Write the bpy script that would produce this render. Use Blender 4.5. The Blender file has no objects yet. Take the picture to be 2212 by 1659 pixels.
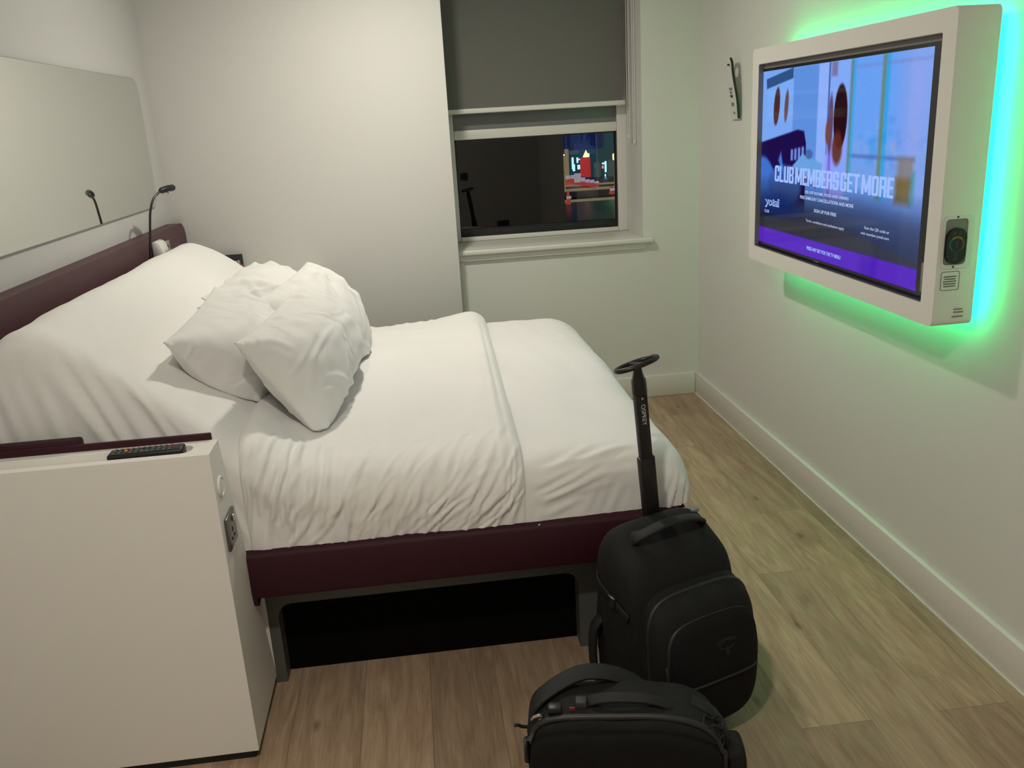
import bpy, bmesh, math
import numpy as np
from mathutils import Matrix, Vector
from mathutils.geometry import tessellate_polygon

sc = bpy.context.scene
col = sc.collection
PI = math.pi
A = lambda *v: np.array(v, float)

# ------------------------------------------------------------------ materials
def new_mat(name):
    m = bpy.data.materials.new(name); m.use_nodes = True
    nt = m.node_tree; nt.nodes.clear()
    return m, nt, nt.nodes.new('ShaderNodeOutputMaterial')

def srgb(r, g, b):
    f = lambda c: (c/255/12.92) if c/255 <= .04045 else ((c/255+.055)/1.055)**2.4
    return (f(r), f(g), f(b), 1)

def pmat(name, color, rough=.6, metal=0., var=.06, vscale=6., bump=0., bscale=200., spec=.5, coat=0., sheen=0., stretch=(1,1,1)):
    m, nt, out = new_mat(name)
    N, L = nt.nodes, nt.links
    p = N.new('ShaderNodeBsdfPrincipled')
    p.inputs['Roughness'].default_value = rough
    p.inputs['Metallic'].default_value = metal
    p.inputs['Specular IOR Level'].default_value = spec
    p.inputs['Coat Weight'].default_value = coat
    p.inputs['Sheen Weight'].default_value = sheen
    tc = N.new('ShaderNodeTexCoord'); mp = N.new('ShaderNodeMapping')
    mp.inputs['Scale'].default_value = stretch
    L.new(tc.outputs['Object'], mp.inputs['Vector'])
    nz = N.new('ShaderNodeTexNoise'); nz.inputs['Scale'].default_value = vscale; nz.inputs['Detail'].default_value = 4
    L.new(mp.outputs['Vector'], nz.inputs['Vector'])
    mx = N.new('ShaderNodeMix'); mx.data_type = 'RGBA'
    c = tuple(color[:3])
    mx.inputs['A'].default_value = tuple(x*(1-var) for x in c)+(1,)
    mx.inputs['B'].default_value = tuple(min(1, x*(1+var)) for x in c)+(1,)
    L.new(nz.outputs['Fac'], mx.inputs['Factor'])
    L.new(mx.outputs['Result'], p.inputs['Base Color'])
    if bump:
        n2 = N.new('ShaderNodeTexNoise'); n2.inputs['Scale'].default_value = bscale; n2.inputs['Detail'].default_value = 3
        L.new(mp.outputs['Vector'], n2.inputs['Vector'])
        b = N.new('ShaderNodeBump'); b.inputs['Strength'].default_value = bump; b.inputs['Distance'].default_value = .002
        L.new(n2.outputs['Fac'], b.inputs['Height']); L.new(b.outputs['Normal'], p.inputs['Normal'])
    L.new(p.outputs['BSDF'], out.inputs['Surface'])
    return m

def emat(name, color, strength=1.):
    m, nt, out = new_mat(name)
    e = nt.nodes.new('ShaderNodeEmission'); e.inputs['Color'].default_value = color; e.inputs['Strength'].default_value = strength
    nt.links.new(e.outputs['Emission'], out.inputs['Surface'])
    return m

def floor_mat():
    m, nt, out = new_mat('oak_planks'); N, L = nt.nodes, nt.links
    p = N.new('ShaderNodeBsdfPrincipled'); p.inputs['Roughness'].default_value = .55
    tc = N.new('ShaderNodeTexCoord')
    mp = N.new('ShaderNodeMapping'); mp.inputs['Rotation'].default_value = (0, 0, PI/2); mp.inputs['Location'].default_value = (.35, .06, 0)
    L.new(tc.outputs['Object'], mp.inputs['Vector'])
    br = N.new('ShaderNodeTexBrick'); br.offset = .37; br.squash = 1
    br.inputs['Scale'].default_value = 1; br.inputs['Brick Width'].default_value = 1.22; br.inputs['Row Height'].default_value = .19
    br.inputs['Mortar Size'].default_value = .0012; br.inputs['Mortar Smooth'].default_value = .3; br.inputs['Bias'].default_value = 0
    br.inputs['Color1'].default_value = (.0, .0, .0, 1); br.inputs['Color2'].default_value = (1, 1, 1, 1); br.inputs['Mortar'].default_value = (.5, .5, .5, 1)
    L.new(mp.outputs['Vector'], br.inputs['Vector'])
    # per plank offset of the grain
    gm = N.new('ShaderNodeMapping'); gm.inputs['Scale'].default_value = (1.7, 11, 1)
    L.new(mp.outputs['Vector'], gm.inputs['Vector'])
    ad = N.new('ShaderNodeVectorMath'); ad.operation = 'MULTIPLY_ADD'
    ad.inputs[1].default_value = (7.3, 3.1, 5.7)
    L.new(br.outputs['Color'], ad.inputs[0]); L.new(gm.outputs['Vector'], ad.inputs[2])
    n1 = N.new('ShaderNodeTexNoise'); n1.inputs['Scale'].default_value = 1.6; n1.inputs['Detail'].default_value = 7; n1.inputs['Roughness'].default_value = .62; n1.inputs['Distortion'].default_value = 1.3
    L.new(ad.outputs['Vector'], n1.inputs['Vector'])
    fm = N.new('ShaderNodeMapping'); fm.inputs['Scale'].default_value = (6, 95, 1)
    L.new(mp.outputs['Vector'], fm.inputs['Vector'])
    n2 = N.new('ShaderNodeTexNoise'); n2.inputs['Scale'].default_value = 1.5; n2.inputs['Detail'].default_value = 3
    L.new(fm.outputs['Vector'], n2.inputs['Vector'])
    cr = N.new('ShaderNodeValToRGB')
    cr.color_ramp.elements[0].position = .3; cr.color_ramp.elements[0].color = FLOOR_DARK
    cr.color_ramp.elements[1].position = .68; cr.color_ramp.elements[1].color = FLOOR_LIGHT
    L.new(n1.outputs['Fac'], cr.inputs['Fac'])
    def mul(a, b, fac=1.):
        x = N.new('ShaderNodeMix'); x.data_type = 'RGBA'; x.blend_type = 'MULTIPLY'; x.inputs['Factor'].default_value = fac
        L.new(a, x.inputs['A']); L.new(b, x.inputs['B']); return x.outputs['Result']
    # plank tone
    r2 = N.new('ShaderNodeMapRange'); r2.inputs['To Min'].default_value = .80; r2.inputs['To Max'].default_value = 1.12
    L.new(br.outputs['Color'], r2.inputs['Value'])
    r3 = N.new('ShaderNodeMapRange'); r3.inputs['From Min'].default_value = .3; r3.inputs['From Max'].default_value = .7; r3.inputs['To Min'].default_value = .86; r3.inputs['To Max'].default_value = 1.1
    L.new(n2.outputs['Fac'], r3.inputs['Value'])
    # knots
    vm = N.new('ShaderNodeMapping'); vm.inputs['Scale'].default_value = (1.6, 4.2, 1); vm.inputs['Location'].default_value = (.4, .2, 0)
    L.new(mp.outputs['Vector'], vm.inputs['Vector'])
    vo = N.new('ShaderNodeTexVoronoi'); vo.voronoi_dimensions = '2D'; vo.inputs['Scale'].default_value = 1.0
    L.new(vm.outputs['Vector'], vo.inputs['Vector'])
    r4 = N.new('ShaderNodeMapRange'); r4.inputs['From Min'].default_value = .01; r4.inputs['From Max'].default_value = .055; r4.inputs['To Min'].default_value = .5; r4.inputs['To Max'].default_value = 1
    gt = N.new('ShaderNodeMath'); gt.operation = 'GREATER_THAN'; gt.inputs[1].default_value = .45
    L.new(vo.outputs['Color'], gt.inputs[0])
    sm_ = N.new('ShaderNodeMath'); sm_.operation = 'ADD'
    L.new(vo.outputs['Distance'], sm_.inputs[0]); L.new(gt.outputs['Value'], sm_.inputs[1])
    L.new(sm_.outputs['Value'], r4.inputs['Value'])
    # joints
    r5 = N.new('ShaderNodeMapRange'); r5.inputs['To Min'].default_value = 1; r5.inputs['To Max'].default_value = .62
    L.new(br.outputs['Fac'], r5.inputs['Value'])
    c = mul(cr.outputs['Color'], r2.outputs['Result']); c = mul(c, r3.outputs['Result']); c = mul(c, r4.outputs['Result']); c = mul(c, r5.outputs['Result'])
    L.new(c, p.inputs['Base Color'])
    b = N.new('ShaderNodeBump'); b.inputs['Strength'].default_value = .15; b.inputs['Distance'].default_value = .001
    L.new(n2.outputs['Fac'], b.inputs['Height']); L.new(b.outputs['Normal'], p.inputs['Normal'])
    L.new(p.outputs['BSDF'], out.inputs['Surface'])
    return m

def glass_mat(name, boost=1.6, tint=(.9, .95, .93, 1)):
    m, nt, out = new_mat(name); N, L = nt.nodes, nt.links
    fr = N.new('ShaderNodeFresnel'); fr.inputs['IOR'].default_value = 1.5
    mu = N.new('ShaderNodeMath'); mu.operation = 'MULTIPLY'; mu.inputs[1].default_value = boost; mu.use_clamp = True
    tr = N.new('ShaderNodeBsdfTransparent'); tr.inputs['Color'].default_value = tint
    gl = N.new('ShaderNodeBsdfGlossy'); gl.inputs['Roughness'].default_value = .0
    mx = N.new('ShaderNodeMixShader')
    L.new(fr.outputs['Fac'], mu.inputs[0]); L.new(mu.outputs['Value'], mx.inputs['Fac'])
    L.new(tr.outputs['BSDF'], mx.inputs[1]); L.new(gl.outputs['BSDF'], mx.inputs[2])
    L.new(mx.outputs['Shader'], out.inputs['Surface'])
    return m

def screen_mat():
    m, nt, out = new_mat('lit_screen'); N, L = nt.nodes, nt.links
    at = N.new('ShaderNodeAttribute'); at.attribute_name = 'Col'
    em = N.new('ShaderNodeEmission'); em.inputs['Strength'].default_value = 1.
    L.new(at.outputs['Color'], em.inputs['Color'])
    gl = N.new('ShaderNodeBsdfGlossy'); gl.inputs['Roughness'].default_value = .04; gl.inputs['Color'].default_value = (.045, .045, .045, 1)
    ad = N.new('ShaderNodeAddShader')
    L.new(em.outputs['Emission'], ad.inputs[0]); L.new(gl.outputs['BSDF'], ad.inputs[1])
    L.new(ad.outputs['Shader'], out.inputs['Surface'])
    return m

FLOOR_DARK = (.29, .195, .125, 1)
FLOOR_LIGHT = (.47, .335, .225, 1)
MT = {}
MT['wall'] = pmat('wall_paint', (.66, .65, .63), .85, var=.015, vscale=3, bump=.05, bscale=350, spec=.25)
MT['walll'] = pmat('wall_paint_shaded', (.56, .555, .54), .85, var=.015, vscale=3, bump=.05, bscale=350, spec=.25)  # same wall paint, darkened to stand for weaker light on the left wall
MT['wallr'] = pmat('wall_paint_lit', (.715, .715, .68), .85, var=.015, vscale=3, bump=.05, bscale=350, spec=.25)  # same wall paint, lightened to stand for stronger light on right and window walls
MT['ceil'] = pmat('ceiling_paint', (.78, .77, .74), .9, var=.01)
MT['trim'] = pmat('satin_white_trim', (.74, .73, .68), .4, var=.015, vscale=8)
MT['floor'] = floor_mat()
MT['white'] = pmat('white_laminate', (.78, .76, .72), .5, var=.015, vscale=4, bump=.03, bscale=400)
MT['whitep'] = pmat('white_plastic', (.72, .71, .68), .35, var=.01)
MT['linen'] = pmat('white_bed_linen', (.82, .81, .795), .9, var=.012, vscale=9, bump=.07, bscale=650, spec=.15, sheen=.12)
MT['case'] = pmat('white_pillowcase', (.78, .775, .765), .9, var=.012, vscale=9, bump=.07, bscale=650, spec=.15, sheen=.12)
MT['burg'] = pmat('burgundy_vinyl', (.036, .0065, .013), .6, var=.08, vscale=30, bump=.06, bscale=300, spec=.25)
MT['hb'] = pmat('plum_headboard_vinyl', (.075, .026, .034), .5, var=.08, vscale=20, bump=.06, bscale=300)
MT['steel'] = pmat('dark_grey_steel', (.085, .088, .08), .5, var=.06, vscale=12)
MT['black'] = pmat('black_plastic', (.008, .008, .008), .4, var=.2)
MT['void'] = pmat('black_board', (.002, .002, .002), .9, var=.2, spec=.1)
MT['fab'] = pmat('black_nylon', (.0085, .0085, .0083), .8, var=.25, vscale=40, bump=.3, bscale=900, spec=.3)
MT['fab2'] = pmat('black_nylon_panel', (.005, .005, .005), .85, var=.25, vscale=40, bump=.3, bscale=900, spec=.25)
MT['web'] = pmat('black_webbing', (.0045, .0045, .0045), .7, var=.2, vscale=60, bump=.3, bscale=500)
MT['zip'] = pmat('coated_zip_tape', (.017, .017, .017), .5, var=.15)
MT['grey'] = pmat('logo_grey', (.03, .03, .03), .6, var=.1)
MT['alu'] = pmat('black_anodised', (.010, .0105, .011), .42, var=.1)
MT['chrome'] = pmat('brushed_chrome', (.62, .61, .58), .22, metal=1., var=.05, vscale=50, stretch=(1, 1, 12))
MT['bronze'] = pmat('dark_nickel_plate', (.16, .15, .14), .32, metal=.8, var=.06)
MT['blind'] = pmat('charcoal_blind_fabric', (.17, .168, .155), .9, var=.04, vscale=60, bump=.15, bscale=900, spec=.1)
MT['mirror'] = pmat('mirror_silver', (.80, .82, .785), .025, metal=1., var=.0)
MT['edge'] = pmat('mirror_edge', (.25, .25, .27), .3, var=.02)
MT['glass'] = glass_mat('window_glass')
MT['frost'] = pmat('frosted_panel', (.19, .195, .19), .35, var=.02)
MT['gasket'] = pmat('black_gasket', (.01, .011, .011), .4, var=.05)
MT['bezel'] = pmat('gloss_black_bezel', (.012, .012, .014), .25, var=.05)
MT['recess'] = pmat('grey_recess', (.22, .21, .195), .6, var=.03)
MT['screen'] = screen_mat()
MT['led'] = emat('green_led', (.0, 1., .27, 1), 52.)
MT['txt'] = emat('screen_text', srgb(160, 190, 255), 1.)
MT['txt2'] = emat('screen_text_dim', srgb(190, 205, 240), .95)
MT['ink'] = pmat('dark_ink', (.05, .07, .05), .7, var=.05)
MT['inkg'] = pmat('grey_ink', (.22, .23, .20), .7, var=.05)
MT['paper'] = pmat('white_card', (.68, .69, .66), .6, var=.01)
MT['whiteink'] = pmat('white_ink', (.7, .7, .68), .6, var=.02)
MT['blackcard'] = pmat('black_card', (.012, .012, .012), .5, var=.1)
MT['food'] = pmat('orange_print', (.42, .10, .03), .5, var=.5, vscale=80)
MT['redb'] = pmat('red_button', (.65, .05, .02), .4, var=.05)
MT['yelb'] = pmat('yellow_button', (.6, .38, .03), .4, var=.05)
MT['keys'] = pmat('grey_keys', (.10, .10, .10), .5, var=.1)
MT['redtag'] = pmat('red_tag', (.22, .02, .02), .6, var=.1)

# ------------------------------------------------------------------ mesh builder
def rot2(a): return math.cos(a), math.sin(a)

class M:
    def __init__(s): s.v = []; s.f = []; s.n = 0
    def add(s, v, f):
        v = np.asarray(v, float).reshape(-1, 3)
        s.v.append(v); s.f += [tuple(int(i)+s.n for i in q) for q in f]; s.n += len(v); return s
    def box(s, lo, hi, bev=0., seg=2):
        lo = A(*lo); hi = A(*hi)
        bm = bmesh.new(); bmesh.ops.create_cube(bm, size=1)
        c = (lo+hi)/2; d = hi-lo
        for q in bm.verts: q.co = Vector(c+np.array(q.co)*d)
        if bev: bmesh.ops.bevel(bm, geom=bm.edges[:], offset=min(bev, .49*d.min()), segments=seg, affect='EDGES', profile=.5)
        return s.bm(bm)
    def bm(s, bm):
        bm.verts.index_update()
        s.add([tuple(q.co) for q in bm.verts], [[w.index for w in f.verts] for f in bm.faces]); bm.free(); return s
    def tube(s, path, r, seg=10, closed=False, flat=None):
        P = np.array(path, float); n = len(P)
        if closed: T = np.roll(P, -1, 0)-np.roll(P, 1, 0)
        else: T = np.gradient(P, axis=0)
        T /= np.linalg.norm(T, axis=1)[:, None]+1e-12
        up = A(0, 0, 1) if abs(T[0][2]) < .9 else A(1, 0, 0)
        N = np.cross(T[0], up); N /= np.linalg.norm(N)
        R = np.broadcast_to(np.asarray(r, float), (n,))
        V = []
        for i in range(n):
            N = N-T[i]*(N@T[i]); N /= np.linalg.norm(N); B = np.cross(T[i], N)
            for k in range(seg):
                a = 2*PI*k/seg
                V.append(P[i]+R[i]*(math.cos(a)*N+math.sin(a)*B*(flat or 1)))
        F = []
        for i in range(n if closed else n-1):
            j = (i+1) % n
            for k in range(seg):
                l = (k+1) % seg
                F.append((i*seg+k, i*seg+l, j*seg+l, j*seg+k))
        if not closed:
            F.append(tuple(range(seg-1, -1, -1))); F.append(tuple((n-1)*seg+k for k in range(seg)))
        return s.add(V, F)
    def ribbon(s, path, width, thick, side):
        """strap: rectangular section; side = width direction (vector or per-point)"""
        P = np.array(path, float); n = len(P)
        T = np.gradient(P, axis=0); T /= np.linalg.norm(T, axis=1)[:, None]
        S = np.broadcast_to(np.asarray(side, float), (n, 3)).copy()
        S -= T*(S*T).sum(1)[:, None]; S /= np.linalg.norm(S, axis=1)[:, None]
        U = np.cross(T, S)
        w = np.broadcast_to(np.asarray(width, float), (n,))[:, None]/2
        prof = [(-1, -.3), (-.85, -.5), (.85, -.5), (1, -.3), (1, .3), (.85, .5), (-.85, .5), (-1, .3)]
        V = np.stack([P+S*w*a+U*thick*b for a, b in prof], 1).reshape(-1, 3)
        k = len(prof); F = []
        for i in range(n-1):
            for q in range(k):
                r = (q+1) % k
                F.append((i*k+q, i*k+r, (i+1)*k+r, (i+1)*k+q))
        F.append(tuple(range(k-1, -1, -1))); F.append(tuple((n-1)*k+q for q in range(k)))
        return s.add(V, F)
    def lathe(s, prof, c, axis=2, seg=24):
        """prof: (r, h) list around axis through c"""
        V = []; n = len(prof)
        for r, h in prof:
            for k in range(seg):
                a = 2*PI*k/seg; q = [r*math.cos(a), r*math.sin(a)]
                p = [0, 0, 0]; p[axis] = h; o = [i for i in range(3) if i != axis]
                p[o[0]] = q[0]; p[o[1]] = q[1]; V.append(A(*p)+A(*c))
        F = []
        for i in range(n-1):
            for k in range(seg):
                l = (k+1) % seg; F.append((i*seg+k, i*seg+l, (i+1)*seg+l, (i+1)*seg+k))
        F.append(tuple(range(seg))); F.append(tuple((n-1)*seg+k for k in range(seg)))
        return s.add(V, F)
    def plate(s, outer, holes, o, ax, ay, thick):
        """flat plate with holes; 2D loops mapped to o+ax*x+ay*y, extruded along ax x ay by thick"""
        o = A(*o); ax = A(*ax); ay = A(*ay); nn = np.cross(ax, ay)*thick
        loops = [outer]+list(holes)
        flat = [p for l in loops for p in l]; n = len(flat)
        tris = tessellate_polygon([[Vector((p[0], p[1], 0)) for p in l] for l in loops])
        B = np.array([o+ax*p[0]+ay*p[1] for p in flat]); V = np.vstack([B, B+nn])
        F = []
        for t in tris:
            a, b, c = t
            F.append((a, b, c)); F.append((c+n, b+n, a+n))
        st = 0
        for l in loops:
            k = len(l)
            for i in range(k):
                j = (i+1) % k; F.append((st+i, st+j, st+j+n, st+i+n))
            st += k
        return s.add(V, F)
    def grid(s, P, wrapu=False, wrapv=False):
        nu, nv = P.shape[:2]; F = []
        for i in range(nu if wrapu else nu-1):
            for j in range(nv if wrapv else nv-1):
                a, b = (i+1) % nu, (j+1) % nv
                F.append((i*nv+j, a*nv+j, a*nv+b, i*nv+b))
        return s.add(P.reshape(-1, 3), F)
    def fn(s, f):
        s.v = [f(np.vstack(s.v))]; return s
    def verts(s): return np.vstack(s.v)

def rrect(x0, y0, x1, y1, r, seg=6, rs=None):
    rs = rs or (r,)*4; out = []
    for (cx, cy, a0), r in zip(((x0, y0, PI), (x1, y0, 1.5*PI), (x1, y1, 0), (x0, y1, .5*PI)), rs):
        if r < 1e-6: out.append((cx, cy)); continue
        sx = 1 if cx == x0 else -1; sy = 1 if cy == y0 else -1
        for k in range(seg+1):
            a = a0+.5*PI*k/seg
            out.append((cx+sx*r+r*math.cos(a), cy+sy*r+r*math.sin(a)))
    return out

def circ(cx, cy, r, n=28): return [(cx+r*math.cos(2*PI*k/n), cy+r*math.sin(2*PI*k/n)) for k in range(n)]

def wloc(o):
    l = Vector((0, 0, 0))
    while o: l = l+o.location; o = o.parent
    return l

def obj(name, mb, mat, parent=None, label=None, cat=None, group=None, kind=None, ang=35, recalc=True, smooth=True):
    V = mb.verts().copy()
    if parent: off = np.array(wloc(parent))
    else:
        off = A((V[:, 0].min()+V[:, 0].max())/2, (V[:, 1].min()+V[:, 1].max())/2, V[:, 2].min())
    me = bpy.data.meshes.new(name); me.from_pydata((V-off).tolist(), [], mb.f)
    if recalc:
        bm = bmesh.new(); bm.from_mesh(me); bmesh.ops.recalc_face_normals(bm, faces=bm.faces[:]); bm.to_mesh(me); bm.free()
    if smooth:
        for p in me.polygons: p.use_smooth = True
        if ang < 180: me.set_sharp_from_angle(angle=math.radians(ang))
    me.materials.append(mat if not isinstance(mat, str) else MT[mat])
    o = bpy.data.objects.new(name, me); col.objects.link(o)
    if parent: o.parent = parent
    else: o.location = off
    return tag(o, label, cat, group, kind)

def tag(o, label=None, cat=None, group=None, kind=None):
    if label: o['label'] = label
    if cat: o['category'] = cat
    if group: o['group'] = group
    if kind: o['kind'] = kind
    return o

def thing(name, loc, label, cat, group=None):
    o = bpy.data.objects.new(name, None); o.empty_display_size = .05; col.objects.link(o); o.location = loc
    return tag(o, label, cat, group)

def struct(name, mb, mat, parent=None, **k):
    return obj(name, mb, mat, parent, kind=None if parent else 'structure', **k)

def text(s, o, xd, yd, w, h, lift=.0006, bold=0., align=None):
    """text as flat mesh, bounding box scaled to w x h, lower left at o"""
    cu = bpy.data.curves.new('t', 'FONT'); cu.body = s; cu.resolution_u = 3; cu.offset = bold
    if bold > .03: cu.space_character = .93; cu.space_word = .55
    if align: cu.align_x = align
    ob = bpy.data.objects.new('t', cu); col.objects.link(ob)
    dg = bpy.context.evaluated_depsgraph_get(); dg.update()
    me = bpy.data.meshes.new_from_object(ob.evaluated_get(dg))
    V = np.array([v.co for v in me.vertices]); F = [tuple(p.vertices) for p in me.polygons]
    bpy.data.objects.remove(ob); bpy.data.curves.remove(cu); bpy.data.meshes.remove(me)
    V -= V.min(0); mx = V.max(0)
    V[:, 0] *= w/mx[0]; V[:, 1] *= h/mx[1]
    xd = A(*xd); yd = A(*yd); n = np.cross(xd, yd)
    m = M(); m.add(A(*o)+V[:, :1]*xd+V[:, 1:2]*yd+n*lift, F); return m

# ------------------------------------------------------------------ dimensions (metres; origin = floor corner of window wall and TV wall)
XL = -2.695; Y1 = -.20; XB = -1.318; CEIL = 2.45; YF = -5.15; YW = .32
OX0, OX1, OZ0, OZ1 = -1.333, -.31, .905, 2.36      # window opening

# ------------------------------------------------------------------ room
struct('floor', M().box((XL-.2, YF-.2, -.1), (.2, .6, 0)), 'floor')
struct('ceiling', M().box((XL-.2, YF-.2, CEIL), (.2, .6, CEIL+.1)), 'ceil')
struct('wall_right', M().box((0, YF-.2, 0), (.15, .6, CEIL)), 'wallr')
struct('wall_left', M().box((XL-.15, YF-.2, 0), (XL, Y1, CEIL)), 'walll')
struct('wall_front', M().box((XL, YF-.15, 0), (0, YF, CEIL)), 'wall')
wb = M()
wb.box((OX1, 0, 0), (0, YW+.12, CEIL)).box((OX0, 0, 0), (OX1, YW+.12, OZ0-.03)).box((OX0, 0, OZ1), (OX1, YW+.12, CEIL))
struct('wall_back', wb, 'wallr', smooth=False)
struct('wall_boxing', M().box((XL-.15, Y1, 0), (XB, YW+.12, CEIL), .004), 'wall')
bb = lambda a, b: M().box(a, b, .004)
struct('baseboard_right', bb((-.020, YF, 0), (0, 0, .124)), 'trim')
struct('baseboard_back', bb((XB, -.020, 0), (-.0205, 0, .124)), 'trim')
struct('baseboard_left', bb((XL, YF, 0), (XL+.014, -2.66, .124)), 'trim')
struct('trim_1', M().box((-.0245, YF, 0), (-.0202, -.021, .005)), 'trim')   # sealant bead at the skirting

# dark bathroom doorway on the TV wall, nearer than the frame: seen mirrored in the pane
d = struct('door_1', M().box((-.012, -3.42, 0), (-.001, -2.86, 2.1), .003), 'gasket')

# window
wn = M()
fr = MT['trim']
def wbox(x0, x1, z0, z1, y0=YW, y1=YW+.06): return (x0, y0, z0), (x1, y1, z1)
wn.box(*wbox(OX0, -1.272, OZ0, OZ1), .004).box(*wbox(-.366, OX1, OZ0, OZ1), .004).box(*wbox(-1.272, -.366, 1.458, 1.508), .004).box(*wbox(-1.272, -.366, OZ1-.06, OZ1), .004).box(*wbox(-1.272, -.366, OZ0, .93), .004)
win = struct('window_1', wn, 'trim')
g = M(); g.box((-1.27, YW+.012, .93), (-.368, YW+.04, .975), .003).box((-1.27, YW+.012, .975), (-1.262, YW+.04, 1.458)).box((-.376, YW+.012, .975), (-.368, YW+.04, 1.458)).box((-1.27, YW+.012, 1.45), (-.368, YW+.04, 1.458))
g.box((-1.262, YW+.006, .968), (-.376, YW+.014, .974))
obj('window_gasket', g, 'gasket', win)
gp = M(); gp.add([(-1.262, YW+.025, .975), (-.376, YW+.025, .975), (-.376, YW+.025, 1.45), (-1.262, YW+.025, 1.45)], [(0, 1, 2, 3)])
obj('lower_pane', gp, 'glass', win, smooth=False)
obj('upper_pane', M().box((-1.27, YW+.02, 1.508), (-.368, YW+.03, OZ1-.06)), 'frost', win)
st = M(); st.box((OX0, 0, OZ0-.03), (OX1, YW, OZ0), .003)
st.box((XB-.02, -.04, OZ0-.028), (-.262, .0, OZ0), .008, 3)
sill = struct('trim_2', st, 'trim')
obj('sill_apron', M().plate([(-1.33, .03), (-.305, .03), (-.285, .058), (-.268, .085), (-1.33, .085)], [], (0, -.001, OZ0-.088), (1, 0, 0), (0, 0, 1), .016), 'trim', sill)

# ------------------------------------------------------------------ roller blind
YB = .245
bl = thing('roller_blind', (-.8, YB, 1.6), 'charcoal roller blind half drawn over the window, white bottom bar', 'blind')
obj('blind_fabric', M().box((-1.315, YB-.001, 1.615), (-.347, YB+.001, 2.34)), 'blind', bl)
obj('bottom_bar', M().box((-1.315, YB-.009, 1.592), (-.335, YB+.009, 1.618), .006, 3), 'trim', bl, label='white bottom bar')
obj('roller_tube', M().tube([(-1.325, YB, 2.325), (-.32, YB, 2.325)], .022, 16), 'trim', bl)
for x, z0, y in ((-.338, 1.425, .17), (-.322, 1.40, .11)):
    ch = M().tube([(x-.006, y, 2.30), (x-.006, y, z0+.01), (x-.003, y, z0), (x+.003, y, z0), (x+.006, y, z0+.01), (x+.006, y, 2.30)], .0018, 6)
    obj('pull_chain', ch, 'whitep', bl, label='looped white pull cords')
obj('cord_weight', M().box((-.346, .165, 1.415), (-.330, .175, 1.435), .003), 'whitep', bl)
obj('cord_weight', M().box((-.330, .105, 1.39), (-.314, .115, 1.41), .003), 'whitep', bl)

# ------------------------------------------------------------------ mirror, headboard and what is on it
mx = XL+.002
mr = thing('wall_mirror', (mx, -1.5, 1.27), 'large frameless mirror with rounded corners on the wall above the bed', 'mirror')
lp = rrect(-2.75, 1.262, -.385, 1.812, .06, 8)
obj('backing', M().plate(lp, [], (mx, 0, 0), (0, 1, 0), (0, 0, 1), .007), 'edge', mr)
obj('mirror_glass', M().plate([(y*1.0, z) for y, z in rrect(-2.748, 1.264, -.387, 1.81, .058, 8)], [], (mx+.0071, 0, 0), (0, 1, 0), (0, 0, 1), .001), 'mirror', mr, smooth=False)

hx0, hx1 = XL+.002, -2.63
hb = thing('headboard', (-2.66, -1.4, .4), 'plum padded headboard with rounded end below the wall mirror', 'headboard')
obj('padded_panel', M().plate(rrect(-2.525, .50, -.205, 1.168, .09, 10, (.01, .01, .075, .075)), [], (hx0, 0, 0), (0, 1, 0), (0, 0, 1), hx1-hx0).fn(lambda v: v), 'hb', hb)
obj('side_wing', M().box((-2.629, -2.528, .50), (-2.375, -2.487, .872), .008, 3), 'burg', hb)

lt = thing('reading_lamp', (-2.622, -.88, 1.05), 'black gooseneck reading lamp curving up from the headboard', 'lamp')
gp_ = [(-2.624, -.885, 1.03), (-2.612, -.888, 1.10), (-2.596, -.888, 1.20), (-2.585, -.878, 1.275), (-2.572, -.855, 1.322), (-2.555, -.825, 1.345), (-2.543, -.80, 1.352)]
def smooth_path(P, n=30):
    P = np.array(P, float); k = len(P); out = []
    for i in range(k-1):
        p0, p1, p2, p3 = P[max(i-1, 0)], P[i], P[i+1], P[min(i+2, k-1)]
        for t in np.linspace(0, 1, max(2, n//(k-1)), endpoint=False):
            out.append(.5*((2*p1)+(-p0+p2)*t+(2*p0-5*p1+4*p2-p3)*t*t+(-p0+3*p1-3*p2+p3)*t**3))
    out.append(P[-1]); return np.array(out)
obj('gooseneck', M().tube(smooth_path(gp_, 36), .0048, 8), 'black', lt)
obj('lamp_head', M().tube([(-2.552, -.818, 1.349), (-2.547, -.808, 1.352), (-2.53, -.775, 1.357), (-2.516, -.748, 1.358), (-2.512, -.742, 1.358)], [.006, .0125, .0135, .0135, .010], 12), 'black', lt)
obj('lamp_lens', M().tube([(-2.530, -.772, 1.347), (-2.527, -.769, 1.341)], .008, 10), 'chrome', lt)
obj('mount', M().lathe([(.02, 0), (.02, .006), (.01, .012)], (-2.6295, -.885, 1.03), 0, 16), 'black', lt)

ph = thing('switch_panel', (-2.62, -.73, 1.07), 'pale boxy switch panel standing proud of the headboard beside the reading lamp', 'switch panel')
bx = M().box((-2.6295, -.80, 1.065), (-2.575, -.70, 1.145), .012, 2)
bx.fn(lambda v: v+np.stack([-.026*np.clip((v[:, 2]-1.10)/.05, 0, 1)*(v[:, 0] > -2.61), 0*v[:, 0], 0*v[:, 0]], 1))
obj('body', bx, 'whitep', ph)
obj('face', M().box((-2.575, -.79, 1.075), (-2.571, -.712, 1.105), .002), 'chrome', ph)
sk = thing('headboard_socket', (-2.628, -.57, 1.05), 'small flat socket plate near the rounded end of the headboard', 'socket')
obj('plate', M().box((-2.6295, -.62, 1.055), (-2.622, -.535, 1.125), .003), 'chrome', sk)
obj('socket_face', M().box((-2.6218, -.60, 1.075), (-2.6205, -.565, 1.105), .001), 'black', sk)

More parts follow.
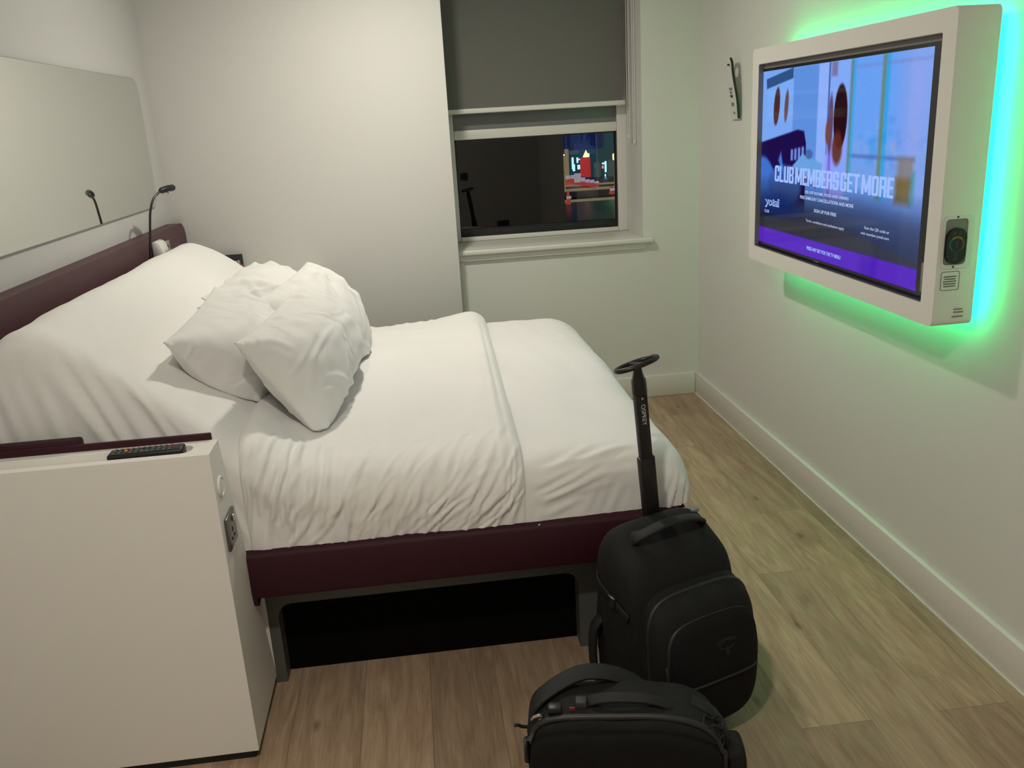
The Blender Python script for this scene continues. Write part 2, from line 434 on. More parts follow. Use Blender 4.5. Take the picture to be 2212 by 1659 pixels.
# ------------------------------------------------------------------ bed
bd = thing('bed', (-1.45, -1.6, 0), 'double bed on a burgundy frame with white fitted sheet and raised head end', 'bed')
fm = M()
# front rail: section in y-z
FX0, FX1, FY0, FY1 = -2.047, -.842, -2.462, -.66
sec = [(FY0+.012, .492), (FY0+.004, .486), (FY0, .478), (FY0, .368), (FY0+.004, .360), (FY0+.014, .354), (FY0+.12, .318), (FY0+.16, .302), (FY1-.16, .302), (FY1-.02, .36), (FY1, .40), (FY1, .484), (FY1-.01, .492)]
sec = sec[::-1]
fm.plate(sec, [], (FX1-.022, 0, 0), (0, 1, 0), (0, 0, 1), -(FX1-.022-FX0))
fm.plate([(y*.985+(-1.56*.015), (z-.40)*.9+.40) for y, z in sec], [], (FX1, 0, 0), (0, 1, 0), (0, 0, 1), -.023)
fm.box((-2.624, -2.30, .36), (-2.0, -.70, .485), .01)
obj('bed_frame', fm, 'burg', bd, ang=50)
obj('end_cap', M().plate([(FY0-.002, .388), (FY0+.0, .37), (FY0+.008, .338), (FY0+.022, .327), (FY0+.04, .330), (FY0+.06, .345), (FY0+.06, .388)], [], (FX0+.012, 0, 0), (0, 1, 0), (0, 0, 1), -.014), 'burg', bd)
hole = [(-2.016, .0), (-2.016, .215)]+[(-2.016+.042-.042*math.cos(a), .215+.042*math.sin(a)) for a in np.linspace(.2, PI/2, 6)]
hole += [(-1.137-.042+.042*math.sin(a), .215+.042*math.cos(a)) for a in np.linspace(0, PI/2, 7)]+[(-1.137, .0)]
outer = [(-1.04, .0), (-1.04, .303), (-2.05, .303), (-2.05, .0)]
lg = M().plate(hole+outer, [], (0, -2.322, 0), (1, 0, 0), (0, 0, 1), .05)
lg.fn(lambda v: v*A(1, 1, 1)+A(0, .05, 0))
obj('leg_frame', lg, 'steel', bd, ang=30)
obj('leg_panel', M().box((-1.137, -2.27, .0), (-1.06, -.80, .30), .003), 'steel', bd)
obj('leg_panel', M().box((-2.05, -2.27, .0), (-2.016, -.80, .30), .003), 'steel', bd)
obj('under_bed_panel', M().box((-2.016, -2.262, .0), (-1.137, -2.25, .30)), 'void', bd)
obj('screw', M().lathe([(.004, 0), (.003, .002), (.0, .003)], (-1.262, FY0+.006, .4895), 2, 10), 'chrome', bd)

# --- bed linen surface -------------------------------------------------------
prof = np.array([(-2.612, .80), (-2.618, .90), (-2.612, 1.0), (-2.588, 1.068), (-2.545, 1.112), (-2.49, 1.128), (-2.435, 1.112), (-2.35, 1.058), (-2.25, .975), (-2.15, .888), (-2.05, .800), (-1.96, .730), (-1.87, .692), (-1.76, .682), (-1.5, .680), (-1.2, .678), (-1.0, .674), (-.92, .664), (-.868, .642), (-.833, .605), (-.815, .560), (-.812, .520), (-.818, .492)])
prof = smooth_path(prof, 22*14)
seg = np.r_[0, np.cumsum(np.linalg.norm(np.diff(prof, axis=0), axis=1))]
SMAX = seg[-1]
def pxz(s): return np.interp(s, seg, prof[:, 0]), np.interp(s, seg, prof[:, 1])
itop = np.argmax(prof[:, 1]); iend = np.argmin(np.abs(prof[:, 0]+.835))
def s_of_x(x): return np.interp(x, prof[itop:, 0], seg[itop:])
MY0, MY1, MR, MZ = -2.432, -.69, .085, .492       # near side, far side, edge radius, bottom
def radius(x, zt): return np.minimum(MR-.035*np.clip((-2.05-x)/.15, 0, 1), np.maximum(.01, (zt-MZ)*.8))
def rows(sarr, q):
    """q in [-1,0]: down the near side (0 = where the rounding starts), q > 0: metres onwards"""
    x, zt = pxz(sarr); r = radius(x, zt); a = r*PI/4
    S, Q = np.meshgrid(sarr, q, indexing='ij')
    h = np.maximum(.001, zt-r-MZ)[:, None]; a = a[:, None]
    return S, np.where(Q <= 0, -a+Q*h, -a+Q)
def basepos(s, w):
    """s along the bed, w: 0..3 across (0-1 near side bottom to arc, 1-2 arc+top ... ) given as perimeter coordinate t in metres from near top edge: t<0 down the near side, t>0 towards the far side"""
    x, zt = pxz(s)
    y0 = MY0+np.zeros_like(x)
    # round the vertical corners at the foot and at the head
    dx = np.clip((x+.89)/.078, 0, 1); y0 = y0+.07*(1-np.sqrt(np.maximum(0, 1-dx**2)))
    r = radius(x, zt)
    y1 = MY1-.05*(1-np.sqrt(np.maximum(0, 1-dx**2)))
    L = (y1-y0)
    arc = r*PI/2
    t = w
    y = np.empty_like(x); z = np.empty_like(x)
    a = np.clip((t+arc/2)/arc, 0, 1)*PI/2            # 0 at side, pi/2 on top
    y = y0+r*(1-np.cos(a)); z = zt-r*(1-np.sin(a))
    dn = np.minimum(0, t+arc/2)                     # down the side
    z = z+dn
    up = np.maximum(0, t-arc/2)
    y = y+up
    # far edge
    over = np.maximum(0, y-(y1-r)); b = np.clip(over/r, 0, PI/2)
    far = over > 0
    y = np.where(far, (y1-r)+r*np.sin(b), y); z = np.where(far, z-r*(1-np.cos(b))-np.maximum(0, over-r*PI/2), z)
    return np.stack([x, y, np.maximum(z, MZ-.006)], -1)

def normals(P):
    du = np.gradient(P, axis=0); dv = np.gradient(P, axis=1)
    n = np.cross(du, dv); n /= np.linalg.norm(n, axis=-1)[..., None]+1e-9
    if n[n.shape[0]//2, n.shape[1]//2, 2] < 0: n = -n
    return n

def creases(S, T, lines):
    """sum of soft ridges; lines: (s0,t0,s1,t1,width,amp)"""
    D = np.zeros_like(S)
    for s0, t0, s1, t1, wd, am, cv in lines:
        dx, dy = s1-s0, t1-t0; L = math.hypot(dx, dy); ux, uy = dx/L, dy/L
        a = ((S-s0)*ux+(T-t0)*uy)/L; c = (S-s0)*-uy+(T-t0)*ux
        c = c-cv*L*a*(1-a)*4
        e = np.clip(a, 0, 1); fade = np.clip(np.sin(PI*e), 0, 1)**.6*((a > 0) & (a < 1))
        g = np.exp(-(c/wd)**2)-.45*np.exp(-((c-1.7*wd)/wd)**2)-.25*np.exp(-((c+1.9*wd)/wd)**2)
        D += am*fade*g
    return D

def fbm(S, T, rs, scales, amps):
    D = np.zeros_like(S)
    for sc_, am in zip(scales, amps):
        for _ in range(7):
            th = rs.rand()*2*PI; k = 2*PI/sc_*(.7+.6*rs.rand()); D += am/7**.5*np.sin(k*(math.cos(th)*S+math.sin(th)*T)+rs.rand()*6.28)
    return D

def tgrid(fine=.0065):
    return np.r_[np.linspace(-1, 0, int(.13/fine)+4)[:-1], np.arange(0, .30, fine), np.arange(.30, .6, .014), np.arange(.6, 1.80, .025), np.arange(1.80, 1.92, .012), [1.96, 2.02, 2.08]]

rs = np.random.RandomState(4)
sg = np.r_[np.arange(0, .75, .009), np.arange(.75, SMAX-.22, .011), np.linspace(SMAX-.22, SMAX, 36)]
S, T = rows(sg, tgrid(.0055))
P = basepos(S, T); Nn = normals(P)
xm, _ = pxz(S)
s_in = s_of_x(-2.05); lines = []
# long diagonal folds on the inclined near side
for k in range(7):
    s0 = .36+.065*k+rs.rand()*.02
    lines.append((s0, -.01+.02*rs.rand(), s0+.20+.08*rs.rand(), -.28-.05*rs.rand(), .014+.012*rs.rand(), .004+.005*rs.rand(), .05*rs.randn()))
for k in range(5):
    s0 = .22+.04*k; lines.append((s0, -.06, s0+.06, -.34, .016, .002+.002*rs.rand(), .05*rs.randn()))
# flat foot part: fan of pulls near the duvet edge and fine drags on the side
sd = s_of_x(-1.29)
for k in range(15):
    s1 = sd+.01+.03*rs.rand(); t1 = -.02-.14*rs.rand(); an = .30+.55*rs.rand(); L = .12+.30*rs.rand()
    lines.append((s1, t1, s1+L*math.cos(an), t1+L*math.sin(an)*.55, .005+.007*rs.rand(), .0015+.0025*rs.rand(), .04*rs.randn()))
for k in range(12):
    s1 = sd+.05+.40*rs.rand(); lines.append((s1, -.05-.03*rs.rand(), s1-.06+.03*rs.rand(), -.17-.03*rs.rand(), .006+.005*rs.rand(), .0012+.0015*rs.rand(), 0))
# folded corner at the foot
for k in range(7):
    s1 = s_of_x(-.86)-.03+.018*k; lines.append((s1+.01, -.02-.02*rs.rand(), s1-.03, -.17, .006, .003+.003*rs.rand(), .03*rs.randn()))
# soft fold marks on top
lines.append((s_of_x(-1.12), .05, s_of_x(-1.1), 1.5, .006, .0012, .01)); lines.append((s_of_x(-.98), .25, s_of_x(-1.02), 1.6, .006, .001, -.01))
lines.append((s_of_x(-2.40), 1.25, s_of_x(-2.05), 1.0, .008, .003, .04)); lines.append((s_of_x(-2.42), .9, s_of_x(-2.2), .72, .007, .002, .03))
D = creases(S, T, lines)+fbm(S, T, rs, (.5, .22, .1), (.004, .0016, .0006))
edgefade = np.clip((SMAX-S)/.05, 0, 1)*1.
P = P+Nn*(D*edgefade)[..., None]
P[..., 2] = np.where(xm < -2.06, P[..., 2], np.maximum(P[..., 2], .4915))
mt = M().grid(P)
obj('mattress', mt, 'linen', bd, ang=180, recalc=False, label='mattress under a white fitted sheet, tilted up at the head')

# top cover, folded back: thicker pad lying over the mattress
def build_cover():
    rs = np.random.RandomState(11)
    x0, x1 = -2.035, -1.292
    sg = np.r_[np.linspace(0, .04, 9)[:-1], np.arange(.04, .96, .0085), np.linspace(.96, 1, 10)]
    s0, s1 = s_of_x(x0), s_of_x(x1); L = s1-s0
    sg = np.r_[np.linspace(0, .05, 12)[:-1], np.arange(.05, L-.05, .006), np.linspace(L-.05, L, 14)]
    q_ = tgrid(.0045); S, Q_ = np.meshgrid(sg, q_, indexing='ij'); T = rows(s0+sg, q_)[1]
    # the left end leans: starts further towards the head on the near side
    Sw = s0+S-.02*np.clip(T/1.5, 0, 1)*(1-S/L)+.045*np.clip(T/1.6, 0, 1)*(S/L)
    P = basepos(Sw, T); Nn = normals(P)
    e0 = np.clip(S/.045, 0, 1); e1 = np.clip((L-S)/.05, 0, 1)
    rnd = np.sqrt(np.maximum(0, 1-(1-e0)**2))*np.sqrt(np.maximum(0, 1-(1-e1)**2))
    th = .006+.024*np.clip((T+.2)/.3, 0, 1)
    lines = []
    for k in range(95):                              # slanted drags on the hanging side
        q = rs.rand()*L*1.05; up = .05-.12*rs.rand(); ln = .10+.17*rs.rand(); sl = .12+1.15*rs.rand()*(q/L)**.8
        lines.append((q, up, q-ln*sl, up-ln*.95, .0032+.006*rs.rand()**2, .0020+.0036*rs.rand(), .08*rs.randn()))
    for k in range(14):                              # longer pulls rising to the top
        q = .12+rs.rand()*(L-.15); lines.append((q+.10+.1*rs.rand(), .10+.08*rs.rand(), q-.03, -.14-.05*rs.rand(), .005+.004*rs.rand(), .0018+.002*rs.rand(), .06*rs.randn()))
    for k in range(6):                               # left bunch under the pillow corner
        q = .06+.03*k; lines.append((q+.03, .12+.05*rs.rand(), q-.01, -.15, .008, .005+.004*rs.rand(), .08*rs.randn()))
    for k in range(7):                               # far edge puckers
        q = .25+.05*k; lines.append((q, 1.80, q+.01*rs.randn(), 1.60, .010, .004*rs.rand()+.001, 0))
    lines.append((L-.035, -.10, L-.028, 1.5, .007, -.004, .0)); lines.append((L-.06, -.2, L-.05, .6, .006, .003, .0))
    D = creases(S, T, lines)+fbm(S, T, rs, (.35, .16, .07), (.004, .0014, .0006))
    # soft hump along the folded end and dip in the middle of the far edge
    D += .014*np.exp(-((L-S-.06)/.06)**2)*np.clip(T/.3, 0, 1)
    D -= .016*np.exp(-((S-.30)/.14)**2)*np.clip((T-1.2)/.4, 0, 1)
    off = (th+D)*rnd+.003*np.minimum(e0, 1)+.0025
    lowf = .75+.25*np.clip((Q_+1)/.6, 0, 1)
    P = P+Nn*(np.maximum(off, .002)*lowf)[..., None]
    P[..., 2] = np.maximum(P[..., 2], .4935)
    return M().grid(P)
obj('bed_cover', build_cover(), 'linen', None, 'white top cover folded across the middle of the bed, creased down its near side', 'bedspread', ang=180, recalc=False)

def ztop(x, y):
    z = np.interp(x, prof[itop:iend, 0], prof[itop:iend, 1])
    z = np.where(x > -.835, .6, z)
    d = np.clip((MY0+MR-y)/MR, 0, 1); z = z-MR*(1-np.sqrt(1-d**2))
    d = np.clip((y-(MY1-MR))/MR, 0, 1); z = z-MR*(1-np.sqrt(1-d**2))
    cov = np.clip((x+2.035)/.03, 0, 1)*np.clip((-1.29-x)/.03, 0, 1)
    return z+.034*cov+.006

# ------------------------------------------------------------------ pillows (inflated cloth, solved here)
def inflate(L, Wd, nx, ny, seed, vol, iters=170):
    rs = np.random.RandomState(seed)
    gx, gy = np.meshgrid(np.linspace(-L/2, L/2, nx), np.linspace(-Wd/2, Wd/2, ny), indexing='ij')
    hx, hy = L/(nx-1)*1.05, Wd/(ny-1)*1.05; hd = math.hypot(hx, hy)
    bow = 1-.045*(1-(2*gy/Wd)**2); bow2 = 1-.055*(1-(2*gx/L)**2)
    rim = np.stack([gx*bow*.985, gy*bow2*.985, 0*gx], -1)
    bump = fbm(gx, gy, rs, (.25, .1), (.006, .003))
    env = (1-(2*gx/L)**2)*(1-(2*gy/Wd)**2)
    Q = np.stack([np.stack([gx, gy, .03*env+bump*env], -1), np.stack([gx, gy, -.03*env+bump*env], -1)])
    V = np.zeros_like(Q)
    B = np.zeros((nx, ny), bool); B[0] = B[-1] = True; B[:, 0] = B[:, -1] = True
    def con(q, a, b, rest, k=.5, comp=1.):
        d = q[b]-q[a]; l = np.linalg.norm(d, axis=-1, keepdims=True)+1e-9
        st = np.where(l > rest, 1., comp)
        c = d*((l-rest)/l*k*st); q[a] += c; q[b] -= c
    sl = slice
    cons = []
    for o in (0, 1):
        n = (nx-1-o)//2*2
        cons.append(((sl(None), sl(o, o+n, 2), sl(None)), (sl(None), sl(o+1, o+1+n, 2), sl(None)), hx))
        n = (ny-1-o)//2*2
        cons.append(((sl(None), sl(None), sl(o, o+n, 2)), (sl(None), sl(None), sl(o+1, o+1+n, 2)), hy))
        n = (nx-1-o)//2*2
        for (p, r) in ((sl(0, ny-1), sl(1, ny)), (sl(1, ny), sl(0, ny-1))):
            cons.append(((sl(None), sl(o, o+n, 2), p), (sl(None), sl(o+1, o+1+n, 2), r), hd))
    dt = 1.
    for it in range(iters):
        nF = normals(Q[0]); nB = -np.abs(1)*normals(Q[1])
        vcur = ((Q[0]-Q[1])[..., 2]).sum()*hx*hy
        p = max(0., (vol-vcur)/vol)*.004+.0002
        V *= .86
        V[0] += nF*p; V[1] += nB*p
        Q0 = Q.copy(); Q = Q+V
        for rep in range(5):
            for a, b, r in cons: con(Q, a, b, r, .5, .35)
            av = (Q[0]+Q[1])/2
            av = .65*av+.35*rim
            Q[0][B] = av[B]; Q[1][B] = av[B]
        # smooth a little (bending)
        Lp = np.zeros_like(Q); Lp[:, 1:-1, 1:-1] = (Q[:, 2:, 1:-1]+Q[:, :-2, 1:-1]+Q[:, 1:-1, 2:]+Q[:, 1:-1, :-2])/4-Q[:, 1:-1, 1:-1]
        Q += .12*Lp
        V = (Q-Q0)
    ln = []
    for k in range(34):
        th = rs.rand()*2*PI; ex, ey = math.cos(th), math.sin(th); m_ = max(abs(ex)/L, abs(ey)/Wd)*2
        x0, y0 = ex/m_*(.80+.16*rs.rand()), ey/m_*(.80+.16*rs.rand()); ang = math.atan2(-y0, -x0)+.9*rs.randn(); l = .07+.20*rs.rand()
        ln.append((x0, y0, x0+l*math.cos(ang), y0+l*math.sin(ang), .005+.009*rs.rand(), .0022+.0042*rs.rand(), .12*rs.randn()))
    for k in range(5):
        x0, y0 = (rs.rand()-.5)*L*.6, (rs.rand()-.5)*Wd*.6; ang = .5+.5*rs.randn(); l = .2+.2*rs.rand()
        ln.append((x0, y0, x0+l*math.cos(ang), y0+l*math.sin(ang), .014+.012*rs.rand(), .004+.003*rs.rand(), .1*rs.randn()))
    w_ = np.clip(np.minimum(L/2-np.abs(gx), Wd/2-np.abs(gy))/.03, 0, 1)
    for i in (0, 1):
        dsp = (creases(gx, gy, ln)+fbm(gx, gy, rs, (.22, .09), (.003, .0012)))*w_
        Q[i] += normals(Q[i])*dsp[..., None]*(1 if i == 0 else -1)
    return Q

def pillow(label, corners, seed, vol=.024, back=.55, push=True):
    """corners: near-top, near-bottom, far-bottom, far-top. Sim x runs near->far, y bottom->top"""
    nx, ny = 101, 71
    Q = inflate(.70, .48, nx, ny, seed, vol)
    nt_, nb_, fb_, ft_ = [A(*c) for c in corners]
    cx = Q[0][[0, -1], :][:, [0, -1]]
    Lc = abs(cx[1, 0, 0]-cx[0, 0, 0]); Wc = abs(cx[0, 1, 1]-cx[0, 0, 1])
    s = Q[..., 0]/Lc+.5; t = Q[..., 1]/Wc+.5
    n = np.cross(ft_+fb_-nt_-nb_, nt_+ft_-nb_-fb_); n /= np.linalg.norm(n)
    if n[0] < 0: n = -n
    base = ((1-s)*(1-t))[..., None]*nb_+((1-s)*t)[..., None]*nt_+(s*(1-t))[..., None]*fb_+(s*t)[..., None]*ft_
    # cushion rests on what is behind: back side flatter
    zz = np.where(Q[..., 2] < 0, Q[..., 2]*back, Q[..., 2])
    W = base+zz[..., None]*n
    if push:
        zs = ztop(W[..., 0], W[..., 1]); W[..., 2] = np.maximum(W[..., 2], zs+.002)
    m = M(); m.grid(W[0]); m.grid(W[1])
    # weld the seam
    nn = nx*ny; ring = [i*ny+j for i in range(nx) for j in range(ny) if i in (0, nx-1) or j in (0, ny-1)]
    mp = {nn+r: r for r in ring}
    m.f = [tuple(mp.get(i, i) for i in f) for f in m.f]
    o = obj('pillow', m, 'case', None, label, 'pillow', 'bed pillows', ang=180)
    bm = bmesh.new(); bm.from_mesh(o.data); bmesh.ops.delete(bm, geom=[v for v in bm.verts if not v.link_faces], context='VERTS')
    # raised piping along the seam
    bm.to_mesh(o.data); bm.free()
    for p in o.data.polygons: p.use_smooth = True
    return o

PIL = True
if PIL:
    pillow('white pillow lying back on the raised head of the bed, farthest and mostly hidden', [(-2.27, -1.58, 1.03), (-1.98, -1.55, .81), (-1.93, -.92, .80), (-2.258, -.99, 1.02)], 3, vol=.018)
    pillow('white pillow with sharp upright corner, behind the right-hand front pillow', [(-2.075, -1.72, 1.03), (-1.86, -1.76, .70), (-1.755, -1.22, .655), (-1.962, -1.08, 1.058)], 5, vol=.020)
    pillow('white pillow nearest the raised head end, its left corner propped on the sheet', [(-2.205, -2.30, 1.045), (-2.06, -2.10, .715), (-2.03, -1.42, .75), (-2.215, -1.60, 1.07)], 7, vol=.022)
    pillow('white pillow in front of the others, lower corner standing on the folded cover', [(-2.028, -2.29, 1.025), (-1.845, -2.20, .69), (-1.775, -1.46, .735), (-1.965, -1.60, 1.03)], 9, vol=.022)

# ------------------------------------------------------------------ cabinets beside the bed
def cabinet(near):
    if near:
        cb = thing('bedside_cabinet', (-2.35, -2.5, 0), 'tall white cabinet in the foreground beside the bed with socket on its end', 'cabinet')
        X0, X1, ZT = XL+.002, -2.046, .85
        yz = lambda y, z: (y, z)
        yf, yt, yb = -2.647, -2.543, -2.323
    else:
        cb = thing('bedside_cabinet', (-2.35, -.4, 0), 'white shelf-topped cabinet against the back wall behind the pillows', 'cabinet')
        X0, X1, ZT = -2.627, -2.0, .88
        yf, yt, yb = Y1-.004, -.615, -.66
    sgn = 1 if near else -1
    m = M()
    # body: profile in y-z extruded in x (open at the top for the inset tray)
    pr = [(yf, .028), (yb, .028), (yb if not near else -2.3245, .04), (yt, ZT-.014), (yf, ZT-.014)]
    if not near: pr = pr[::-1]
    m.plate(pr, [], (X1, 0, 0), (0, 1, 0), (0, 0, 1), -(X1-X0))
    obj('body', m, 'white', cb, ang=20)
    ya, yb2 = min(yf, yt), max(yf, yt)
    outer = [(X0, ya), (X1, ya), (X1, yb2), (X0, yb2)]
    if near: hole = [rrect(-2.62, -2.625, -2.094, -2.572, .024, 6)]
    else: hole = []
    obj('top_panel', M().plate(outer, hole, (0, 0, ZT-.0139), (1, 0, 0), (0, 1, 0), .0139), 'white', cb, ang=20)
    obj('plinth', M().box((X0, min(yf, yb)+.012, 0), (X1-.012, max(yf, yb)-.012, .0279)), 'black', cb)
    if near:
        rim = M(); lo = rrect(-2.622, -2.627, -2.092, -2.570, .026, 6)
        rim.tube([(x, y, ZT) for x, y in lo], .0016, 6, closed=True)
        obj('tray_rim', rim, 'white', cb)
        obj('back_panel', M().box((X0, -2.5425, .55), (-2.062, -2.531, .866), .003), 'burg', cb, label='burgundy panel along the rear edge')
        ring = M(); c = (0, 0, 0)
        ring.lathe([(.026, 0), (.026, .004), (.022, .005), (.0205, .002), (.019, .002), (.018, .004), (.0, .0045)], (X1, -2.595, .748), 0, 28)
        obj('rear_panel', M().box((X0, -2.3275, .03), (X1, -2.323, .345)), 'white', cb)
        obj('round_dial', ring, 'whitep', cb)
        # single socket, dark nickel
        so = obj('socket', M().box((X1, -2.617, .582), (X1+.007, -2.530, .668), .003), 'bronze', cb, label='dark metal switched socket')
        sw = M().box((X1+.007, -2.565, .640), (X1+.012, -2.553, .658), .002)
        obj('rocker_switch', sw, 'chrome', so)
        sl = M(); sl.box((X1+.0068, -2.577, .618), (X1+.0075, -2.570, .630)).box((X1+.0068, -2.592, .602), (X1+.0075, -2.580, .607)).box((X1+.0068, -2.567, .602), (X1+.0075, -2.555, .607))
        obj('socket_slots', sl, 'void', so)
    else:
        obj('back_panel', M().box((X0, -.632, .55), (X1, -.6155, .872), .003), 'burg', cb, label='burgundy panel along the bed side')
    return cb
cabinet(True); cabinet(False)

# TV remote in the tray
rc = thing('remote_control', (-2.2, -2.6, .838), 'black TV remote with coloured keys lying in the tray of the near cabinet', 'remote control')
RZ = .8372
def rtf(m, c=(-2.198, -2.598, RZ), a=.03):
    ca, sa = rot2(a)
    return m.fn(lambda v: np.stack([c[0]+v[:, 0]*ca-v[:, 1]*sa, c[1]+v[:, 0]*sa+v[:, 1]*ca, c[2]+v[:, 2]], 1))
bodyr = M().box((-.085, -.0215, 0), (.085, .0215, .023), .006, 3)
obj('body', rtf(bodyr), 'black', rc)
k = M()
for i in range(11):
    for j in range(3):
        if i in (5, 6) and j == 1: continue
        x = -.070+i*.0125; y = -.013+j*.013
        if (i, j) in ((10, 2), (2, 1), (2, 0)): continue
        k.box((x-.003, y-.004, .0225), (x+.003, y+.004, .0250), .001, 1)
obj('keypad', rtf(k), 'keys', rc)
obj('power_key', rtf(M().box((.052, .009, .0225), (.058, .017, .0255), .001, 1)), 'redb', rc, label='red power key')
obj('yellow_key', rtf(M().box((-.048, -.004, .0225), (-.042, .004, .0252), .001, 1)), 'yelb', rc)
obj('red_key', rtf(M().box((-.048, .009, .0225), (-.042, .017, .0252), .001, 1)), 'redb', rc)

# tent card on the far cabinet
tc_ = thing('menu_card', (-2.44, -.24, .88), 'black printed menu card propped against the back wall on the far cabinet', 'card')
CY = -.236
cf = M().box((-2.53, CY, .8805), (-2.374, CY+.004, .998), .001)
obj('card', cf, 'blackcard', tc_)
obj('print_lettering', text('discount', (-2.527, CY-.0004, .953), (1, 0, 0), (0, 0, 1), .140, .020, 0, .02), 'whiteink', tc_)
fd = M()
for cx, cz, r in ((-2.385, .938, .011), (-2.392, .918, .012), (-2.383, .902, .010), (-2.41, .905, .012)):
    fd.plate([(min(x, -2.375), z) for x, z in circ(cx, cz, r, 18)], [], (0, CY-.0003, 0), (1, 0, 0), (0, 0, 1), -.0003)
obj('food_picture', fd, 'food', tc_)
lgm = M().plate(rrect(-2.50, .980, -2.455, .991, .003), [], (0, CY-.0003, 0), (1, 0, 0), (0, 0, 1), -.0003)
obj('emblem', lgm, 'inkg', tc_)

# ------------------------------------------------------------------ television surround + set
TX, TB, TY0, TY1, TZ0, TZ1 = -.16, -.045, -2.437, -1.12, .946, 1.757
sr = thing('television_surround', (-.1, -1.78, TZ0), 'white box surround on the right wall with green glow behind and television set into it', 'television surround')
out_l = rrect(TY0, TZ0, TY1, TZ1, .018, 4)
hole_l = rrect(-2.378, 1.004, -1.180, 1.700, .006, 3)
m = M().plate(out_l, [hole_l], (TX, 0, 0), (0, 1, 0), (0, 0, 1), .022)
# sides
W_ = .012
inn = rrect(TY0+W_, TZ0+W_, TY1-W_, TZ1-W_, .010, 4)
m.plate(out_l, [inn], (TX+.022, 0, 0), (0, 1, 0), (0, 0, 1), TB-TX-.022)
obj('casing', m, 'white', sr, ang=30)
rl = M().plate(hole_l, [rrect(-2.376, 1.006, -1.1815, 1.698, .004, 3)], (TX+.001, 0, 0), (0, 1, 0), (0, 0, 1), .055)
obj('recess_lining', rl, 'recess', sr, ang=30)
obj('mounting_plate', M().box((TB-.012, TY0+.08, TZ0+.08), (-.001, TY1-.08, TZ1-.08)), 'white', sr)
ld = M()
lx = -.030; ins = .036
def strip(y0, z0, y1, z1):
    ld.box((TB-.0005, min(y0, y1)-.005, min(z0, z1)-.005), (TB+.0035, max(y0, y1)+.005, max(z0, z1)+.005))
strip(TY0+ins, TZ0+ins, TY0+ins, TZ1-ins); strip(TY1-ins, TZ0+ins, TY1-ins, TZ1-ins); strip(TY0+ins, TZ0+ins, TY1-ins, TZ0+ins); strip(TY0+ins, TZ1-ins, TY1-ins, TZ1-ins)
bkp = M().plate(rrect(TY0+W_, TZ0+W_, TY1-W_, TZ1-W_, .01, 3), [], (TB-.008, 0, 0), (0, 1, 0), (0, 0, 1), .0074)
obj('back_board', bkp, 'white', sr)
obj('led_strip', ld, 'led', sr, label='glowing green LED strip')
# recessed holder on the near side face (y = TY0)
hm = M()
hm.plate(rrect(-.150, 1.105, -.066, 1.245, .012), [rrect(-.145, 1.115, -.082, 1.236, .010)], (0, TY0-.0005, 0), (1, 0, 0), (0, 0, 1), .0025)
obj('holder_plate', hm, 'whitep', sr, ang=30)
obj('holder_pocket', M().plate(rrect(-.145, 1.115, -.082, 1.236, .010), [], (0, TY0-.0002, 0), (1, 0, 0), (0, 0, 1), .0004), 'recess', sr)
obj('holder_screw', M().lathe([(.003, 0), (.002, -.001)], (-.113, TY0-.0035, 1.241), 1, 10), 'black', sr)
obj('holder_screw', M().lathe([(.003, 0), (.002, -.001)], (-.115, TY0-.0035, 1.1095), 1, 10), 'black', sr)
stk = M().plate(rrect(-.145, 1.046, -.092, 1.097, .006), [rrect(-.1438, 1.0472, -.0932, 1.0958, .005)], (0, TY0-.0006, 0), (1, 0, 0), (0, 0, 1), .0004)
for i in range(5):
    wv = (.036, .032, .038, .036, .034)[i]
    z = 1.083-i*.0065
    x = -.1185-wv/2
    for q in range(7):
        stk.plate([(x+wv*q/7, z-.0013), (x+wv*(q+.82)/7, z-.0013), (x+wv*(q+.82)/7, z+.0013), (x+wv*q/7, z+.0013)], [], (0, TY0-.0006, 0), (1, 0, 0), (0, 0, 1), .0004)
obj('instruction_sticker', stk, 'ink', sr, label='small outlined notice of grey print')
for i, (x0, x1, z) in enumerate(((-.10, -.075, .992), (-.100, -.072, .984), (-.104, -.072, .972))):
    stk2 = M().plate([(x0, z-.002), (x1, z-.002), (x1, z+.002), (x0, z+.002)], [], (0, TY0-.0006, 0), (1, 0, 0), (0, 0, 1), .0004)
    obj('scuffed_print', stk2, 'inkg', sr)

# light controller docked in the holder
lc = thing('light_controller', (-.115, TY0, 1.12), 'black touch controller with coloured ring docked in the side of the television surround', 'remote control')
obj('body', M().plate(rrect(-.142, 1.118, -.087, 1.213, .0265, 8), [], (0, TY0-.001, 0), (1, 0, 0), (0, 0, 1), .009), 'black', lc, ang=30)
YC = TY0-.0101
for i, (cn, c) in enumerate((('teal', (.01, .09, .11)), ('yellow', (.20, .14, .02)), ('red', (.17, .045, .03)), ('blue', (.01, .03, .07)))):
    a0 = (PI*.75, PI*.25, -PI*.25, PI*1.25)[i]
    arc = [(-.1145+.022*math.cos(a), 1.170+.022*math.sin(a)) for a in np.linspace(a0, a0+PI/2, 8)]+[(-.1145+.0165*math.cos(a), 1.170+.0165*math.sin(a)) for a in np.linspace(a0+PI/2, a0, 8)]
    obj('colour_ring', M().plate(arc, [], (0, YC, 0), (1, 0, 0), (0, 0, 1), .0003), pmat(cn+'_ring', c, .4), lc, label=cn+' arc of the colour ring')
kp = M()
for cx, cz, r in ((-.123, 1.200, .004), (-.106, 1.200, .004), (-.1145, 1.174, .004), (-.1145, 1.164, .003), (-.1145, 1.142, .0045), (-.1145, 1.131, .0045)):
    kp.plate(circ(cx, cz, r, 16), [circ(cx, cz, r*.72, 16)], (0, YC, 0), (1, 0, 0), (0, 0, 1), .0003)
obj('touch_keys', kp, 'keys', lc)

